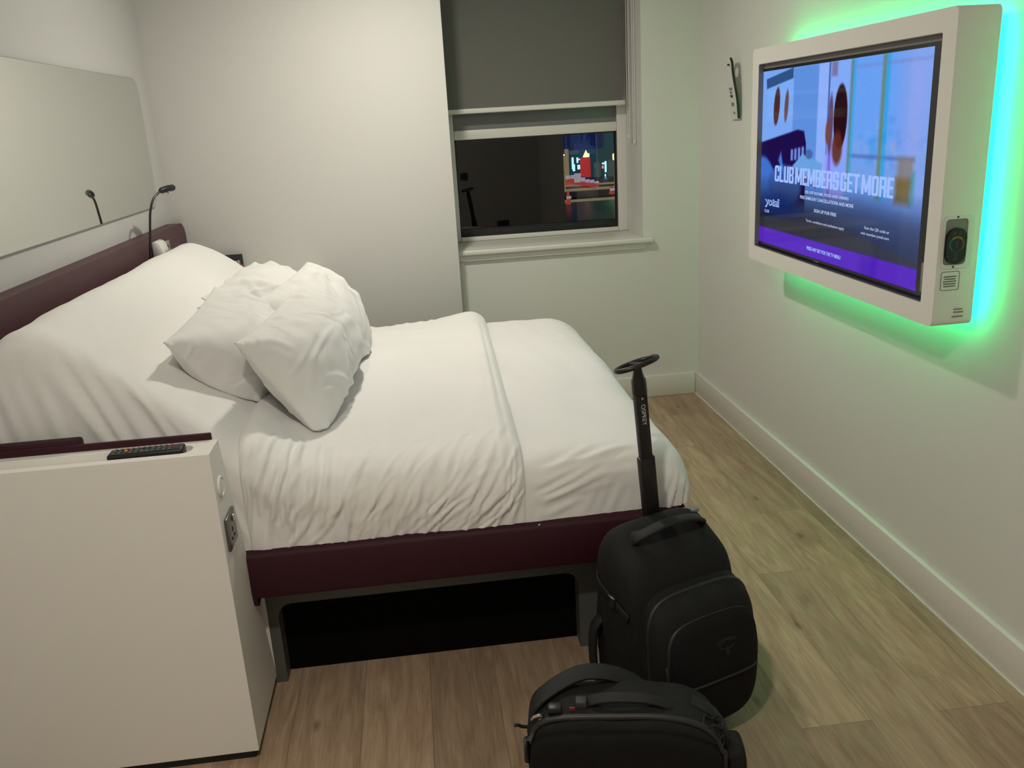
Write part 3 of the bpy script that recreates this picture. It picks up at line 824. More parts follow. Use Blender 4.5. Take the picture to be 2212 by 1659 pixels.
# television
tv = thing('television', (-.11, -1.75, 1.0), 'flat television showing a blue hotel room advert with large white headline', 'television')
SX = -.14; SY0, SY1, SZ0, SZ1 = -2.320, -1.172, 1.0225, 1.6715
obj('bezel', M().plate(rrect(SY0-.052, SZ0-.013, SY1-.004+.008, SZ1+.010, .004, 3), [[(SY0, SZ0), (SY1-.002, SZ0), (SY1-.002, SZ1), (SY0, SZ1)]], (SX-.003, 0, 0), (0, 1, 0), (0, 0, 1), .04), 'bezel', tv, ang=30)
obj('lower_rail', M().box((-.156, -2.370, 1.0062), (SX-.0035, -1.186, 1.0105), .001), 'bezel', tv)
obj('upper_filler', M().box((SX+.001, -2.374, SZ1+.010), (SX+.004, -1.184, 1.6975)), 'recess', tv)
obj('maker_badge', M().box((SX-.0045, -1.722, 1.0132), (SX-.0031, -1.680, 1.0175), .0003), 'chrome', tv)
obj('edge_tab', M().box((-.150, -2.374, 1.03), (-.144, -2.350, 1.11), .002), 'recess', tv)

def paint(nu=320, nv=180):
    u, v = np.meshgrid((np.arange(nu)+.5)/nu, (np.arange(nv)+.5)/nv, indexing='ij')
    C = np.zeros((nu, nv, 3)); C[:] = (100, 150, 236)
    C[:] += (v[..., None]-.6)*np.array([25, 20, 15])
    rs = np.random.RandomState(2)
    def nz(sc_): return fbm(u, v*.57, rs, (sc_,), (1.,))
    def put(mask, c, a=1.):
        mk = np.clip(mask, 0, 1)*a; C[:] = C*(1-mk[..., None])+np.array(c, float)*mk[..., None]
    def soft(d, w=.006): return np.clip(.5-d/w, 0, 1)
    def rect(u0, v0, u1, v1, c, a=1., w=.006): put(soft(np.maximum(np.maximum(u0-u, u-u1), np.maximum(v0-v, v-v1)*.57), w), c, a)
    def ell(cu, cv, ru, rv, c, a=1., w=.08, sk=0.): put(np.clip((1-np.sqrt(((u-cu-sk*(v-cv))/ru)**2+((v-cv)/rv)**2))/w, 0, 1), c, a)
    def poly(pts, c, a=1., w=.004):
        # convex, counter-clockwise in (u, v)
        d = np.full(u.shape, -9.)
        for (a0, b0), (a1, b1) in zip(pts, pts[1:]+pts[:1]):
            ex, ey = a1-a0, (b1-b0)*.57; l = math.hypot(ex, ey); d = np.maximum(d, ((u-a0)*ey-(v-b0)*.57*ex)/l)
        put(soft(d, w), c, a)
    # window view of a pale city
    rect(.60, .40, 1, 1, (104, 158, 240))
    for k in range(40):
        a = .63+.36*rs.rand(); b = .50+.22*rs.rand(); s_ = .01+.03*rs.rand()
        rect(a, b, a+s_, b+s_*(.6+rs.rand()), [(70, 130, 225), (130, 170, 235), (60, 150, 230), (150, 165, 215)][k % 4], .55, .02)
    rect(.88, .35, 1, 1, (142, 158, 230), .75, .10)
    rect(.62, .38, .99, .55, (125, 155, 215), .45, .08)
    rect(.62, .545, .95, .56, (70, 95, 165), .7, .01)
    # far wall, curtain, column
    rect(0, .45, .34, 1, (120, 165, 240), 1, .01)
    rect(.25, .52, .45, 1, (92, 142, 220), 1, .01)
    rect(.42, .40, .49, 1, (140, 175, 248), 1, .01)
    rect(.49, .45, .61, 1, (128, 168, 246), 1, .01)
    rect(.483, .55, .493, 1, (50, 80, 150), .8, .006)
    rect(.50, .93, .535, 1, (120, 110, 150), .9, .01)
    # mullions
    rect(.612, .38, .628, 1, (92, 128, 120), .85, .012); rect(.628, .38, .640, 1, (20, 170, 225), .55, .012)
    rect(.775, .36, .795, 1, (100, 130, 110), .9, .012); rect(.795, .36, .812, 1, (10, 160, 225), .6, .014)
    rect(.61, .955, 1, .965, (110, 130, 190), .6, .01)
    # mirror with its dark edge and reflections
    poly([(.055, .745), (.25, .75), (.245, .975), (.05, .955)], (120, 170, 245))
    poly([(.04, .90), (.245, .945), (.245, 1.0), (.035, .955)], (45, 80, 130))
    ell(.125, .80, .026, .115, (72, 40, 40), 1, .2, .06); ell(.20, .80, .017, .10, (105, 62, 60), .9, .25, .06)
    # headboard
    poly([(0, .20), (.36, .22), (.352, .60), (.335, .665), (.29, .672), (0, .595)], (28, 12, 72), 1, .006)
    for q in range(4): rect(.245+.026*q, .505+.005*q, .262+.026*q, .565+.006*q, (120, 150, 235), .9, .006)
    # bedside table
    poly([(.24, .455), (.44, .40), (.47, .50), (.33, .545)], (105, 160, 225), 1, .006); poly([(.22, .46), (.43, .37), (.44, .40), (.24, .48)], (88, 70, 120), .8, .006)
    ell(.375, .545, .03, .03, (60, 90, 140), .7, .3)
    # seated person seen from behind: arms, robe, long hair
    rect(.487, .33, .60, .62, (150, 150, 240), 1, .03); rect(.53, .38, .60, .62, (128, 165, 250), .8, .03); rect(.50, .33, .515, .60, (95, 85, 215), .7, .012)
    ell(.505, .70, .018, .17, (95, 65, 95), .95, .3); ell(.49, .66, .016, .07, (120, 70, 60), .9, .3)
    ell(.563, .735, .042, .165, (40, 14, 22), 1, .12); ell(.552, .585, .036, .10, (98, 44, 34), .9, .35)
    # brown column
    rect(.875, .42, .945, .56, (128, 118, 110), .8, .02); rect(.87, .36, .94, .47, (112, 92, 48), .85, .02); rect(.94, .36, .955, .50, (30, 140, 150), .6, .02)
    # bed and pillows, falling to dark
    poly([(0, 0), (1, 0), (1, .40), (.70, .34), (.45, .40), (0, .30)], (92, 122, 190), .9, .05)
    ell(.06, .33, .10, .20, (62, 112, 205), 1, .15, -.2); ell(.20, .36, .14, .13, (58, 92, 165), .95, .2)
    poly([(.15, .50), (.20, .42), (.17, .55)], (70, 130, 225), .9, .01)
    put(np.clip((.41-v)/.24, 0, 1)**.9*np.clip(1.12-u*.35, 0, 1), (24, 27, 42), .95)
    put(np.clip((u-.55)/.3, 0, 1)*np.clip((.33-v)/.1, 0, 1)*np.clip((v-.08)/.1, 0, 1), (52, 66, 112), .45)
    ell(.15, .24, .22, .10, (12, 36, 118), .5, .6); poly([(0, .09), (1, .09), (1, .12), (.55, .20), (.30, .18), (0, .15)], (58, 56, 60), .55, .01)
    # purple banner
    rect(-.1, -.1, 1.1, .094, (84, 36, 186), 1, .004); rect(.72, -.1, .80, .09, (66, 18, 172), .6, .03)
    C += (rs.rand(nu, nv)-.5)[..., None]*5
    return np.clip(C, 0, 255)

NU, NV = 320, 180
img = paint(NU, NV)/255
lin = np.where(img <= .04045, img/12.92, ((img+.055)/1.055)**2.4)
gy, gz = np.meshgrid(np.linspace(SY1, SY0, NU+1), np.linspace(SZ0, SZ1, NV+1), indexing='ij')
sm = M().grid(np.stack([np.full_like(gy, SX), gy, gz], -1))
so_ = obj('screen', sm, 'screen', tv, smooth=False, recalc=False, label='lit screen with hotel room picture')
ca = so_.data.color_attributes.new('Col', 'FLOAT_COLOR', 'CORNER')
fc = lin.reshape(-1, 3); buf = np.ones((len(so_.data.loops), 4), np.float32); buf[:, :3] = np.repeat(fc, 4, 0)
ca.data.foreach_set('color', buf.ravel())
XD, YD = (0, -1, 0), (0, 0, 1)
def stext(s, y0, z0, y1, z1, mat='txt', bold=0., name='screen_text', up=.0):
    y0, y1, z0, z1 = .986*y0-.0647, .986*y1-.0647, 1.0225+.988*(z0-1.0155), 1.0225+.988*(z1-1.0155)
    obj(name, text(s, (SX-.0008, y0, z0), XD, YD, abs(y1-y0), z1-z0, .0002, bold), mat, so_, smooth=False, recalc=False)
def headline(words, y0, z0, y1, z1):
    # heavy condensed capitals built from bars with rounded outer corners
    w, t, th, r = .47, .165, .15, .12
    Q = [0, 0, 0, 0]
    def glyph(ch):
        B = []; W = w
        def bar(a, b, c, d, rs=(0, 0, 0, 0)): B.append(rrect(a, b, c, d, .1, 4, rs))   # corners: ll, lr, ur, ul
        rt = w-t
        top = lambda l=r, q=r: bar(0, 1-th, w, 1, (0, 0, q, l)); bot = lambda l=r, q=r: bar(0, 0, w, th, (l, q, 0, 0))
        if ch == 'L': bar(0, 0, t, 1); bar(0, 0, w*.88, th); W = w*.88
        elif ch == 'E': bar(0, 0, t, 1); bar(0, 0, w*.88, th); bar(0, 1-th, w*.88, 1); bar(0, .43, w*.80, .57); W = w*.88
        elif ch == 'T': W = w*.98; bar(0, 1-th, W, 1); bar(W/2-t/2, 0, W/2+t/2, 1)
        elif ch == 'U': bar(0, 0, t, 1, (r, 0, 0, 0)); bar(rt, 0, w, 1, (0, r, 0, 0)); bot()
        elif ch == 'O': bar(0, 0, t, 1, (r, 0, 0, r)); bar(rt, 0, w, 1, (0, r, r, 0)); top(); bot()
        elif ch == 'C': bar(0, 0, t, 1, (r, 0, 0, r)); top(); bot(); bar(rt, .64, w, 1, (0, 0, r, 0)); bar(rt, 0, w, .36, (0, r, 0, 0))
        elif ch == 'G': bar(0, 0, t, 1, (r, 0, 0, r)); top(); bot(); bar(rt, .66, w, 1, (0, 0, r, 0)); bar(rt, 0, w, .52, (0, r, 0, 0)); bar(w*.52, .40, w, .52)
        elif ch == 'B': bar(0, 0, t, 1); top(0, r); bot(0, r); bar(0, .44, w*.9, .57); bar(rt, .54, w, 1, (0, r, r, 0)); bar(rt, 0, w, .47, (0, r, r, 0))
        elif ch == 'R': bar(0, 0, t, 1); top(0, r); bar(0, .42, w*.92, .55); bar(rt, .47, w, 1, (0, .06, r, 0)); bar(rt, 0, w, .47, (0, 0, .06, 0))
        elif ch == 'S': top(); bot(); bar(0, .43, w, .57, (0, 0, 0, 0)); bar(0, .43, t, 1, (r, 0, 0, r)); bar(rt, 0, w, .57, (0, r, r, 0)); bar(rt, .68, w, 1, (0, 0, r, 0)); bar(0, 0, t, .32, (r, 0, 0, 0))
        elif ch == 'M':
            W = w*1.42; bar(0, 0, t, 1); bar(W-t, 0, W, 1)
            B.append([(W/2-.07, .12), (W/2+.07, .12), (t+.02, 1), (.02, 1)]); B.append([(W/2-.07, .12), (W/2+.07, .12), (W-.02, 1), (W-t-.02, 1)])
        return B, W
    X = 0; polys = []
    for ch in words:
        if ch == ' ': X += .10; continue
        B, W = glyph(ch); polys += [[(a+X, b) for a, b in q] for q in B]; X += W+.045
    X -= .045
    y0, y1, z0, z1 = .986*y0-.0647, .986*y1-.0647, 1.0225+.988*(z0-1.0155), 1.0225+.988*(z1-1.0155)
    m = M(); kx = abs(y1-y0)/X; kz = z1-z0
    for q in polys: m.plate([(a*kx, b*kz) for a, b in q], [], (SX-.0008, y0, z0), XD, YD, .0002)
    obj('headline', m, 'txt', so_, smooth=False)
headline('CLUB MEMBERS GET MORE', -1.272, 1.264, -2.131, 1.324)
stext('20% OFF ROOMS, FOOD AND DRINKS', -1.541, 1.236, -1.865, 1.2475, 'txt2', .02)
stext('FREE SAME-DAY CANCELLATIONS AND MORE', -1.504, 1.216, -1.900, 1.2275, 'txt2', .02)
stext('SIGN UP FOR FREE', -1.621, 1.1775, -1.787, 1.189, 'txt2', .02)
stext('Terms, conditions and exclusions apply', -1.559, 1.136, -1.846, 1.148, 'txt2', .008)
stext('Scan the QR code or', -1.976, 1.157, -2.125, 1.168, 'txt2', .008)
stext('visit member.yotel.com', -1.956, 1.138, -2.125, 1.149, 'txt2', .008)
stext('CLUB', -1.182, 1.138, -1.226, 1.149, 'txt2', .02)
stext('PRESS ANY KEY FOR THE TV MENU', -1.576, 1.0395, -1.832, 1.0525, 'txt', .03)
# outlined hotel logo: bright heavy letters with dark cores
stext('yotel', -1.183, 1.158, -1.321, 1.198, 'txt', .06, 'logo_outline')
obj('logo_core', text('yotel', (SX-.0014, -1.2352, 1.1685), XD, YD, .128, .031, .0002, .002), pmat('logo_core_navy', srgb(22, 34, 84)[:3], .5), so_, smooth=False, recalc=False)

# ------------------------------------------------------------------ hook and door hanger on the right wall
hk = thing('coat_hook', (-.02, -.455, 1.735), 'small chrome hook on the right wall between the corner and television', 'hook')
obj('back_plate', M().box((-.006, -.474, 1.725), (0, -.438, 1.747), .002), 'chrome', hk)
obj('peg', M().tube(smooth_path([(-.004, -.456, 1.736), (-.025, -.462, 1.736), (-.036, -.480, 1.730), (-.040, -.489, 1.716), (-.038, -.489, 1.700), (-.034, -.489, 1.690)], 24), [.0045]*25 if False else .0042, 8), 'black', hk)
dh = thing('door_hanger', (-.02, -.53, 1.495), 'white door hanger card with grey print hanging on the chrome hook', 'door hanger')
hl = rrect(-.598, 1.494, -.497, 1.60, .006, 4, (.006, .006, 0, 0))
hang = [(-.497, 1.494), (-.497, 1.70), (-.500, 1.735), (-.515, 1.757), (-.540, 1.764), (-.565, 1.757), (-.583, 1.735), (-.590, 1.70), (-.598, 1.64), (-.598, 1.494)][::-1]
obj('card', M().plate(hang, [circ(-.541, 1.722, .021, 18)], (-.046, 0, 0), (0, 1, 0), (0, 0, 1), -.0012).fn(lambda v: v+np.stack([.034*np.clip((1.70-v[:, 2])/.2, 0, 1)-.0, 0*v[:, 0], 0*v[:, 0]], 1)), 'paper', dh, ang=30)
eg = M().ribbon(smooth_path([(-.0155, -.6005, 1.497), (-.024, -.6005, 1.58), (-.040, -.6005, 1.66), (-.045, -.594, 1.70), (-.046, -.586, 1.738), (-.046, -.566, 1.761)], 24), .011, .0035, (1, 0, 0))
obj('dark_edge', eg, 'blackcard', dh, label='black back layer showing along one edge')
def hx(z): return -.0474+.034*np.clip((1.70-z)/.2, 0, 1)
def hrect(y0, z0, y1, z1, mat, name='print_block'):
    m = M().plate([(y0, z0), (y1, z0), (y1, z1), (y0, z1)], [], (0, 0, 0), (0, 1, 0), (0, 0, 1), .0003)
    m.fn(lambda v: v+np.stack([hx(v[:, 2])-.0008, 0*v[:, 0], 0*v[:, 0]], 1)); obj(name, m, mat, dh)
hrect(-.563, 1.622, -.525, 1.634, 'inkg'); hrect(-.556, 1.606, -.530, 1.618, 'inkg'); hrect(-.561, 1.590, -.527, 1.602, 'ink')
hrect(-.563, 1.552, -.526, 1.568, MT['recess']); hrect(-.560, 1.516, -.537, 1.527, 'inkg')

# ------------------------------------------------------------------ bags
def cubesphere(n=18):
    bm = bmesh.new(); bmesh.ops.create_cube(bm, size=2); bmesh.ops.subdivide_edges(bm, edges=bm.edges[:], cuts=n, use_grid_fill=True)
    V = np.array([v.co for v in bm.verts]); bm.verts.index_update(); F = [[w.index for w in f.verts] for f in bm.faces]; bm.free(); return V, F
CV, CF = cubesphere()
def softbox(w, d, h, ex=(6, 6, 6)):
    """rounded box centred on 0, superellipsoid exponents"""
    V = CV.copy()
    V = np.sign(V)*np.abs(np.sin(V*PI/2))**.9
    k = ex[0]
    r = (np.abs(V)**k).sum(1)**(1/k)
    V = V/r[:, None]
    return M().add(V*A(w/2, d/2, h/2), CF)

def frame(c, ang):
    ca, sa = rot2(ang); X = A(ca, sa, 0); Y = A(-sa, ca, 0); c = A(*c)
    return lambda v: c+v[:, :1]*X+v[:, 1:2]*Y+v[:, 2:3]*A(0, 0, 1)

def suitcase():
    c = (-.955, -2.648, 0); ang = math.radians(20)
    fr = frame(c, ang)
    pt = lambda *p: fr(np.array([p], float))[0]
    t = thing('wheeled_backpack', c, 'black wheeled backpack standing at the foot of the bed with handle pulled up', 'luggage')
    def shear(v):    # top slopes down to the front, front bulges low
        v = v.copy(); f = np.clip((-v[:, 1]+.06)/.2, 0, 1); zt = np.clip((v[:, 2]-.25)/.28, 0, 1)
        v[:, 2] -= .085*f*zt; v[:, 1] += .03*f*zt
        return v
    mb = softbox(.335, .225, .505, (5, 5, 5)); mb.fn(lambda v: v+A(0, .015, .2925))
    rsb = np.random.RandomState(8)
    # diagonal drag folds on the left side
    def folds(v):
        v = v.copy(); side = np.clip((-v[:, 0]-.11)/.05, 0, 1)
        ph = v[:, 2]*1.0+v[:, 1]*1.1
        v[:, 0] += side*.006*np.sin(ph*95)*np.clip((.42-v[:, 2])/.08, 0, 1)*np.clip((v[:, 2]-.12)/.08, 0, 1); return v
    mb.fn(shear); mb.fn(folds)
    obj('main_body', mb.fn(fr), 'fab', t, ang=180)
    fp = softbox(.315, .16, .43, (4.2, 4.2, 4.2)); fp.fn(lambda v: v+A(.012, -.092, .262)); fp.fn(shear)
    obj('front_compartment', fp.fn(fr), 'fab', t, ang=180)
    pk = softbox(.275, .10, .36, (3.8, 3.8, 3.8)); pk.fn(lambda v: v+A(.015, -.142, .238)); pk.fn(shear)
    obj('front_pocket', pk.fn(fr), 'fab2', t, ang=180)
    # zips: inverted U round each compartment
    def arc(w, h, cx, y, zc, k, a0=-.12, a1=1.12, n=46, dy=0.):
        out = []
        for q in np.linspace(a0*PI, a1*PI, n):
            cs, sn = math.cos(q), math.sin(q)
            x = cx+w/2*np.sign(cs)*abs(cs)**(2/k); z = zc+h/2*np.sign(sn)*abs(sn)**(2/k); out.append((x, y+dy*(z-zc), z))
        return np.array(out)
    for nm, (w, h, y, zc, k, r) in {'a': (.308, .424, -.115, .262, 4.2, .0065), 'b': (.262, .345, -.162, .238, 3.8, .0065)}.items():
        z = M().tube(fr(shear(arc(w, h, .013, y, zc, k))), r, 8)
        obj('zip', z, 'zip', t, ang=180)
    # welt line across the pocket
    def on_pocket(x, z, lift=.001):
        k = 3.8; X = abs((x-.015)/.1375)**k; Z = abs((z-.238)/.18)**k; q = max(0, 1-X-Z)**(1/k)
        return shear(np.array([[x, -.142-.05*q-lift, z]]))[0]
    ln = np.array([on_pocket(x, .205) for x in np.linspace(-.10, .13, 26)])
    obj('pocket_welt', M().tube(fr(ln), .0035, 6), 'zip', t, ang=180)
    zp = M().ribbon(fr(np.array([(-.132, -.166, .275), (-.135, -.176, .253), (-.134, -.178, .228), (-.132, -.176, .213)])), .007, .003, (1, 0, 0))
    obj('zip_puller', zp, 'zip', t)
    # logo: arched word over a bird emblem
    lm = text('OSPREY', (0, 0, 0), (1, 0, 0), (0, 1, 0), .060, .013, 0, .01); LV = lm.verts()
    cx, cz = .035, .300; th = -(LV[:, 0]-.030)/.030*.75; rr = .034+LV[:, 1]
    pts = np.array([on_pocket(cx+r_*math.sin(-a), cz+r_*math.cos(a)-.010, .0015) for a, r_ in zip(th, rr)])
    lm.v = [fr(pts)]
    obj('logo_lettering', lm, 'grey', t, smooth=False, recalc=False)
    bird = [(-.028, .018), (-.020, .004), (-.010, -.002), (-.004, -.004), (-.006, -.018), (0, -.024), (.006, -.018), (.004, -.004), (.010, -.002), (.020, .004), (.028, .018), (.022, .014), (.012, .006), (.005, .004), (.004, .010), (-.004, .010), (-.005, .004), (-.012, .006), (-.022, .014)]
    bm_ = M().plate(bird, [], (0, 0, 0), (1, 0, 0), (0, 1, 0), 0.0001)
    BV = bm_.verts(); bm_.v = [fr(np.array([on_pocket(cx+a, cz-.004+b, .0016) for a, b, _ in BV]))]
    obj('bird_emblem', bm_, 'grey', t, smooth=False, recalc=False)
    # top grab handle, side handle, straps
    gh = smooth_path([(-.10, .02, .526), (-.085, .0, .542), (-.02, -.012, .562), (.05, -.010, .558), (.10, .005, .538), (.112, .02, .520)], 30)
    obj('grab_handle', M().ribbon(fr(gh), .034, .010, fr(np.array([[0, 1, .0]]))[0]-A(*c)), 'web', t, ang=60)
    sh = smooth_path([(-.165, .07, .30), (-.186, .075, .27), (-.190, .078, .20), (-.184, .078, .13), (-.166, .075, .11)], 26)
    obj('side_handle', M().ribbon(fr(sh), .032, .010, fr(np.array([[0, 1, 0]]))[0]-A(*c)), 'web', t, ang=60)
    for z0, z1 in ((.400, .372),):
        st = [(-.12, .10, z0+.045), (-.165, .085, z0+.01), (-.171, .02, z0-.015), (-.168, -.06, z1-.01)]
        obj('compression_strap', M().ribbon(fr(smooth_path(st, 20)), .018, .004, (0, 0, 1)), 'web', t, ang=60)
        obj('strap_buckle', M().box((-.178, -.01, z1-.008), (-.164, .022, z1+.022), .004).fn(fr), 'black', t)
    obj('top_tag', M().box((.100, .055, .526), (.140, .085, .535), .003).fn(fr), MT['frost'], t, label='grey reflective tab')
    # base shell, wheels, feet
    obj('base_shell', softbox(.325, .20, .12, (5, 5, 5)).fn(lambda v: v+A(0, .03, .085)).fn(fr), 'black', t, ang=180)
    for s in (-1, 1):
        w = M().lathe([(.012, -.014), (.036, -.014), (.040, -.009), (.040, .009), (.036, .014), (.012, .014)], (s*.140, .105, .040), 0, 22)
        obj('wheel', w.fn(fr), 'black', t, ang=40)
    for s in (-1, 1):
        obj('foot', M().box((s*.10-.02, -.10, 0), (s*.10+.02, -.06, .035), .006).fn(fr), 'black', t)
    # telescopic handle
    b0 = pt(.035, .118, .45); b1 = A(-1.027, -2.628, .968)
    ax = (b1-b0); Ltot = np.linalg.norm(ax); ax /= Ltot
    sx = fr(np.array([[1., 0, 0]]))[0]-A(*c); sx = sx-ax*(sx@ax); sx /= np.linalg.norm(sx); sy = np.cross(ax, sx)
    def hloc(m): return m.fn(lambda v: b0+v[:, :1]*sx+v[:, 1:2]*sy+v[:, 2:3]*ax)
    ha = obj('handle_pole', hloc(M().box((-.0165, -.010, .20), (.0165, .010, Ltot-.035), .004)), 'alu', t)
    obj('handle_sleeve', hloc(M().box((-.021, -.0135, 0), (.021, .0135, .268), .005)), 'alu', t)
    obj('handle_neck', hloc(M().tube([(0, 0, Ltot-.075), (0, 0, Ltot-.045), (0, 0, Ltot-.02), (0, 0, Ltot-.004)], [.019, .0185, .012, .010], 14)), 'black', t)
    ring = [(.055*np.sign(math.cos(q))*abs(math.cos(q))**.85, .034*math.sin(q), Ltot+.004) for q in np.linspace(0, 2*PI, 44, endpoint=False)]
    gm = M().tube(ring, .0062, 10, closed=True); gm.tube([(0, -.034, Ltot+.003), (0, .034, Ltot+.003)], .0062, 10)
    ct, stt = rot2(-.38)
    def tip(v):
        z = v[:, 2]-Ltot; v = v.copy(); y = v[:, 1]*ct-z*stt; z2 = v[:, 1]*stt+z*ct; v[:, 1] = y; v[:, 2] = Ltot+z2; return v
    gm.fn(tip)
    obj('grip', hloc(gm), 'black', t, ang=60)
    # lettering down the pole, on the side facing the room
    fside = -1 if (sy@A(0, -1, 0)) > 0 else 1
    face = -sy if (-sy)[1] < 0 else sy
    o_ = b0+ax*(Ltot-.105)+face*.0103
    xd = -ax; yd = np.cross(face, xd)
    tm = text('OSPREY', o_-yd*.006+xd*.0, xd, yd, .060, .012, .0002, 0)
    obj('pole_lettering', tm, 'whiteink', ha, smooth=False, recalc=False)
    obj('pole_emblem', M().plate(circ(0, 0, .003, 12), [], b0+ax*(Ltot-.088)+face*.0103, xd, yd, .0003), 'whiteink', ha)
suitcase()

def daypack():
    c = (-1.162, -2.985, 0); ang = math.radians(-10)
    fr = frame(c, ang)
    t = thing('laptop_backpack', c, 'black laptop bag lying on its side on the floor in front of the wheeled backpack', 'bag')
    W, Dp, H = .43, .17, .315
    def sl(v):      # right end droops
        v = v.copy(); f = np.clip((v[:, 0]-.03)/.2, 0, 1); z = np.clip((v[:, 2]-.1)/.2, 0, 1); v[:, 2] -= .045*f**2*z; return v
    bo = softbox(W, Dp, H, (6, 6, 6)); bo.fn(lambda v: v+A(0, .0, H/2+.002)).fn(sl)
    bo.fn(lambda v: v+np.stack([0*v[:, 0], 0*v[:, 0], .004*np.sin(v[:, 0]*40+v[:, 1]*22)*np.clip((v[:, 2]-.28)/.03, 0, 1)], 1))
    obj('main_body', bo.fn(fr), 'fab', t, ang=180)
    pn = softbox(W-.015, .07, H-.03, (6, 6, 6)); pn.fn(lambda v: v+A(0, -.072, (H-.03)/2+.004)).fn(sl)
    obj('front_panel', pn.fn(fr), 'fab2', t, ang=180)
    def top(x, y, off=.004):
        k = 6; q = max(0, 1-abs(x/(W/2))**k-abs(y/(Dp/2))**k)**(1/k); return (x, y, H/2+.002+H/2*q+off)
    ztop_ = sl(np.array([top(x, -.066, .003) for x in np.linspace(-.205, .205, 40)]))
    ends = np.vstack([[-.214, -.066, .20], [-.213, -.066, .26]]); ende = np.vstack([[.212, -.066, .22], [.213, -.066, .17]])
    obj('zip', M().tube(fr(np.vstack([ends, ztop_, ende])), .0075, 8), 'zip', t, ang=180)
    seam = np.array([(x, -.1085+.001*0, .155) for x in np.linspace(-.085, .085, 14)])
    obj('panel_seam', M().tube(fr(seam), .0025, 6), 'zip', t, ang=180)
    gh = smooth_path(sl(np.array([(-.085, -.025, .312), (-.07, -.03, .328), (-.02, -.036, .340), (.05, -.036, .336), (.10, -.03, .318), (.115, -.025, .300)])), 30)
    obj('grab_handle', M().ribbon(fr(gh), .026, .007, fr(np.array([[0, 1, .3]]))[0]-A(*c)), 'web', t, ang=60)
    s1 = smooth_path([(-.208, -.03, .255), (-.198, -.015, .298), (-.165, .01, .325), (-.10, .045, .342), (-.04, .060, .336), (.02, .070, .308), (.06, .072, .275)], 36)
    obj('shoulder_strap', M().ribbon(fr(s1), .042, .009, fr(np.array([[.15, 1, .25]]))[0]-A(*c)), 'web', t, ang=60)
    obj('strap_hook', M().tube(fr(smooth_path([(-.200, -.055, .300), (-.194, -.062, .312), (-.182, -.062, .316), (-.176, -.056, .306), (-.184, -.052, .296)], 20)), .0042, 8), 'chrome', t, label='shiny metal strap hook')
    obj('strap_buckle', M().box((-.165, -.060, .312), (-.135, -.035, .330), .004).fn(fr), 'black', t)
    obj('side_buckle', M().box((-.105, -.048, .317), (-.080, -.022, .336), .004).fn(fr), 'grey', t)
    obj('red_tag', M().box((-.118, -.050, .317), (-.106, -.046, .325), .001).fn(fr), 'redtag', t, label='small red tag')
    zp = smooth_path([(-.214, -.01, .245), (-.226, -.015, .250), (-.236, -.02, .258), (-.243, -.022, .258)], 14)
    obj('zip_puller', M().tube(fr(zp), [.004]*len(zp), 8), 'web', t)
    # loose strap hanging at the right end
    s2 = smooth_path([(.150, .01, .296), (.195, .0, .272), (.222, -.01, .225), (.228, -.012, .17), (.236, -.008, .12)], 30)
    obj('shoulder_strap', M().ribbon(fr(s2), .036, .012, fr(np.array([[.2, 1, 0]]))[0]-A(*c)), 'web', t, ang=60)
    pd = softbox(.055, .10, .20, (4, 4, 4)).fn(lambda v: v+A(.243, .0, .102))
    obj('side_pocket', pd.fn(fr), 'fab', t, ang=180)
    for z, r in ((.285, .010), (.262, .009), (.240, .010)):
        q = [(.19+.02*math.cos(a)+.02*(.285-z)*10*.3, -.05+.02*math.sin(a), z+.008*math.sin(3*a)) for a in np.linspace(0, 2*PI, 16, endpoint=False)]
        obj('cord_loop', M().tube(fr(np.array(q)), .003, 6, closed=True), 'web', t)
daypack()

# ------------------------------------------------------------------ sockets on the entrance wall (seen mirrored in the window pane)
def plate_socket(x, z, w, label):
    t = thing('wall_socket', (x, YF, z), label, 'socket')
    obj('plate', M().box((x-w/2, YF+.0005, z), (x+w/2, YF+.009, z+.086), .003), 'bronze', t)
    obj('switch', M().box((x-.012, YF+.009, z+.055), (x+.012, YF+.013, z+.072), .002), 'black', t)
plate_socket(-.90, .90, .086, 'dark single switch plate on the entrance wall, mirrored at the left of the window pane')
plate_socket(-.47, .32, .146, 'dark double socket low on the entrance wall, mirrored at the bottom of the window pane')

# ------------------------------------------------------------------ night street outside
GZ = -2.45
MT['road'] = pmat('wet_street', (.20, .155, .10), .45, var=.45, vscale=.35)
MT['road2'] = pmat('dark_road', (.035, .042, .045), .3, var=.3, vscale=.3)
MT['dark'] = pmat('unlit_facade', (.004, .004, .005), .8, var=.2)
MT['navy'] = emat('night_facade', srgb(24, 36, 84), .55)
MT['teal'] = emat('dim_shop_interior', srgb(30, 58, 66), .8)
MT['cool'] = emat('cool_shop_light', srgb(170, 225, 255), 1.5)
MT['warm'] = emat('warm_lantern', srgb(255, 226, 170), 1.5)
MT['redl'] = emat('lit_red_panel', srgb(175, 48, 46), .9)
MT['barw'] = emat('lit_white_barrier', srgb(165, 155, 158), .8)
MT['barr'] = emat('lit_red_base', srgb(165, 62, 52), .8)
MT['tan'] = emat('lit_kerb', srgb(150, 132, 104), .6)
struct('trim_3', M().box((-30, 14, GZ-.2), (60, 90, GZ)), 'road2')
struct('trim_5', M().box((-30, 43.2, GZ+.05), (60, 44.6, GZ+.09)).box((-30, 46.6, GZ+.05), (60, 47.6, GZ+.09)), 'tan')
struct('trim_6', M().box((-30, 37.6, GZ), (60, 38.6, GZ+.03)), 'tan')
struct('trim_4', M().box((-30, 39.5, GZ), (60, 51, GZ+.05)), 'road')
CX, CYc, CZ = -1.529, -4.584, 1.55
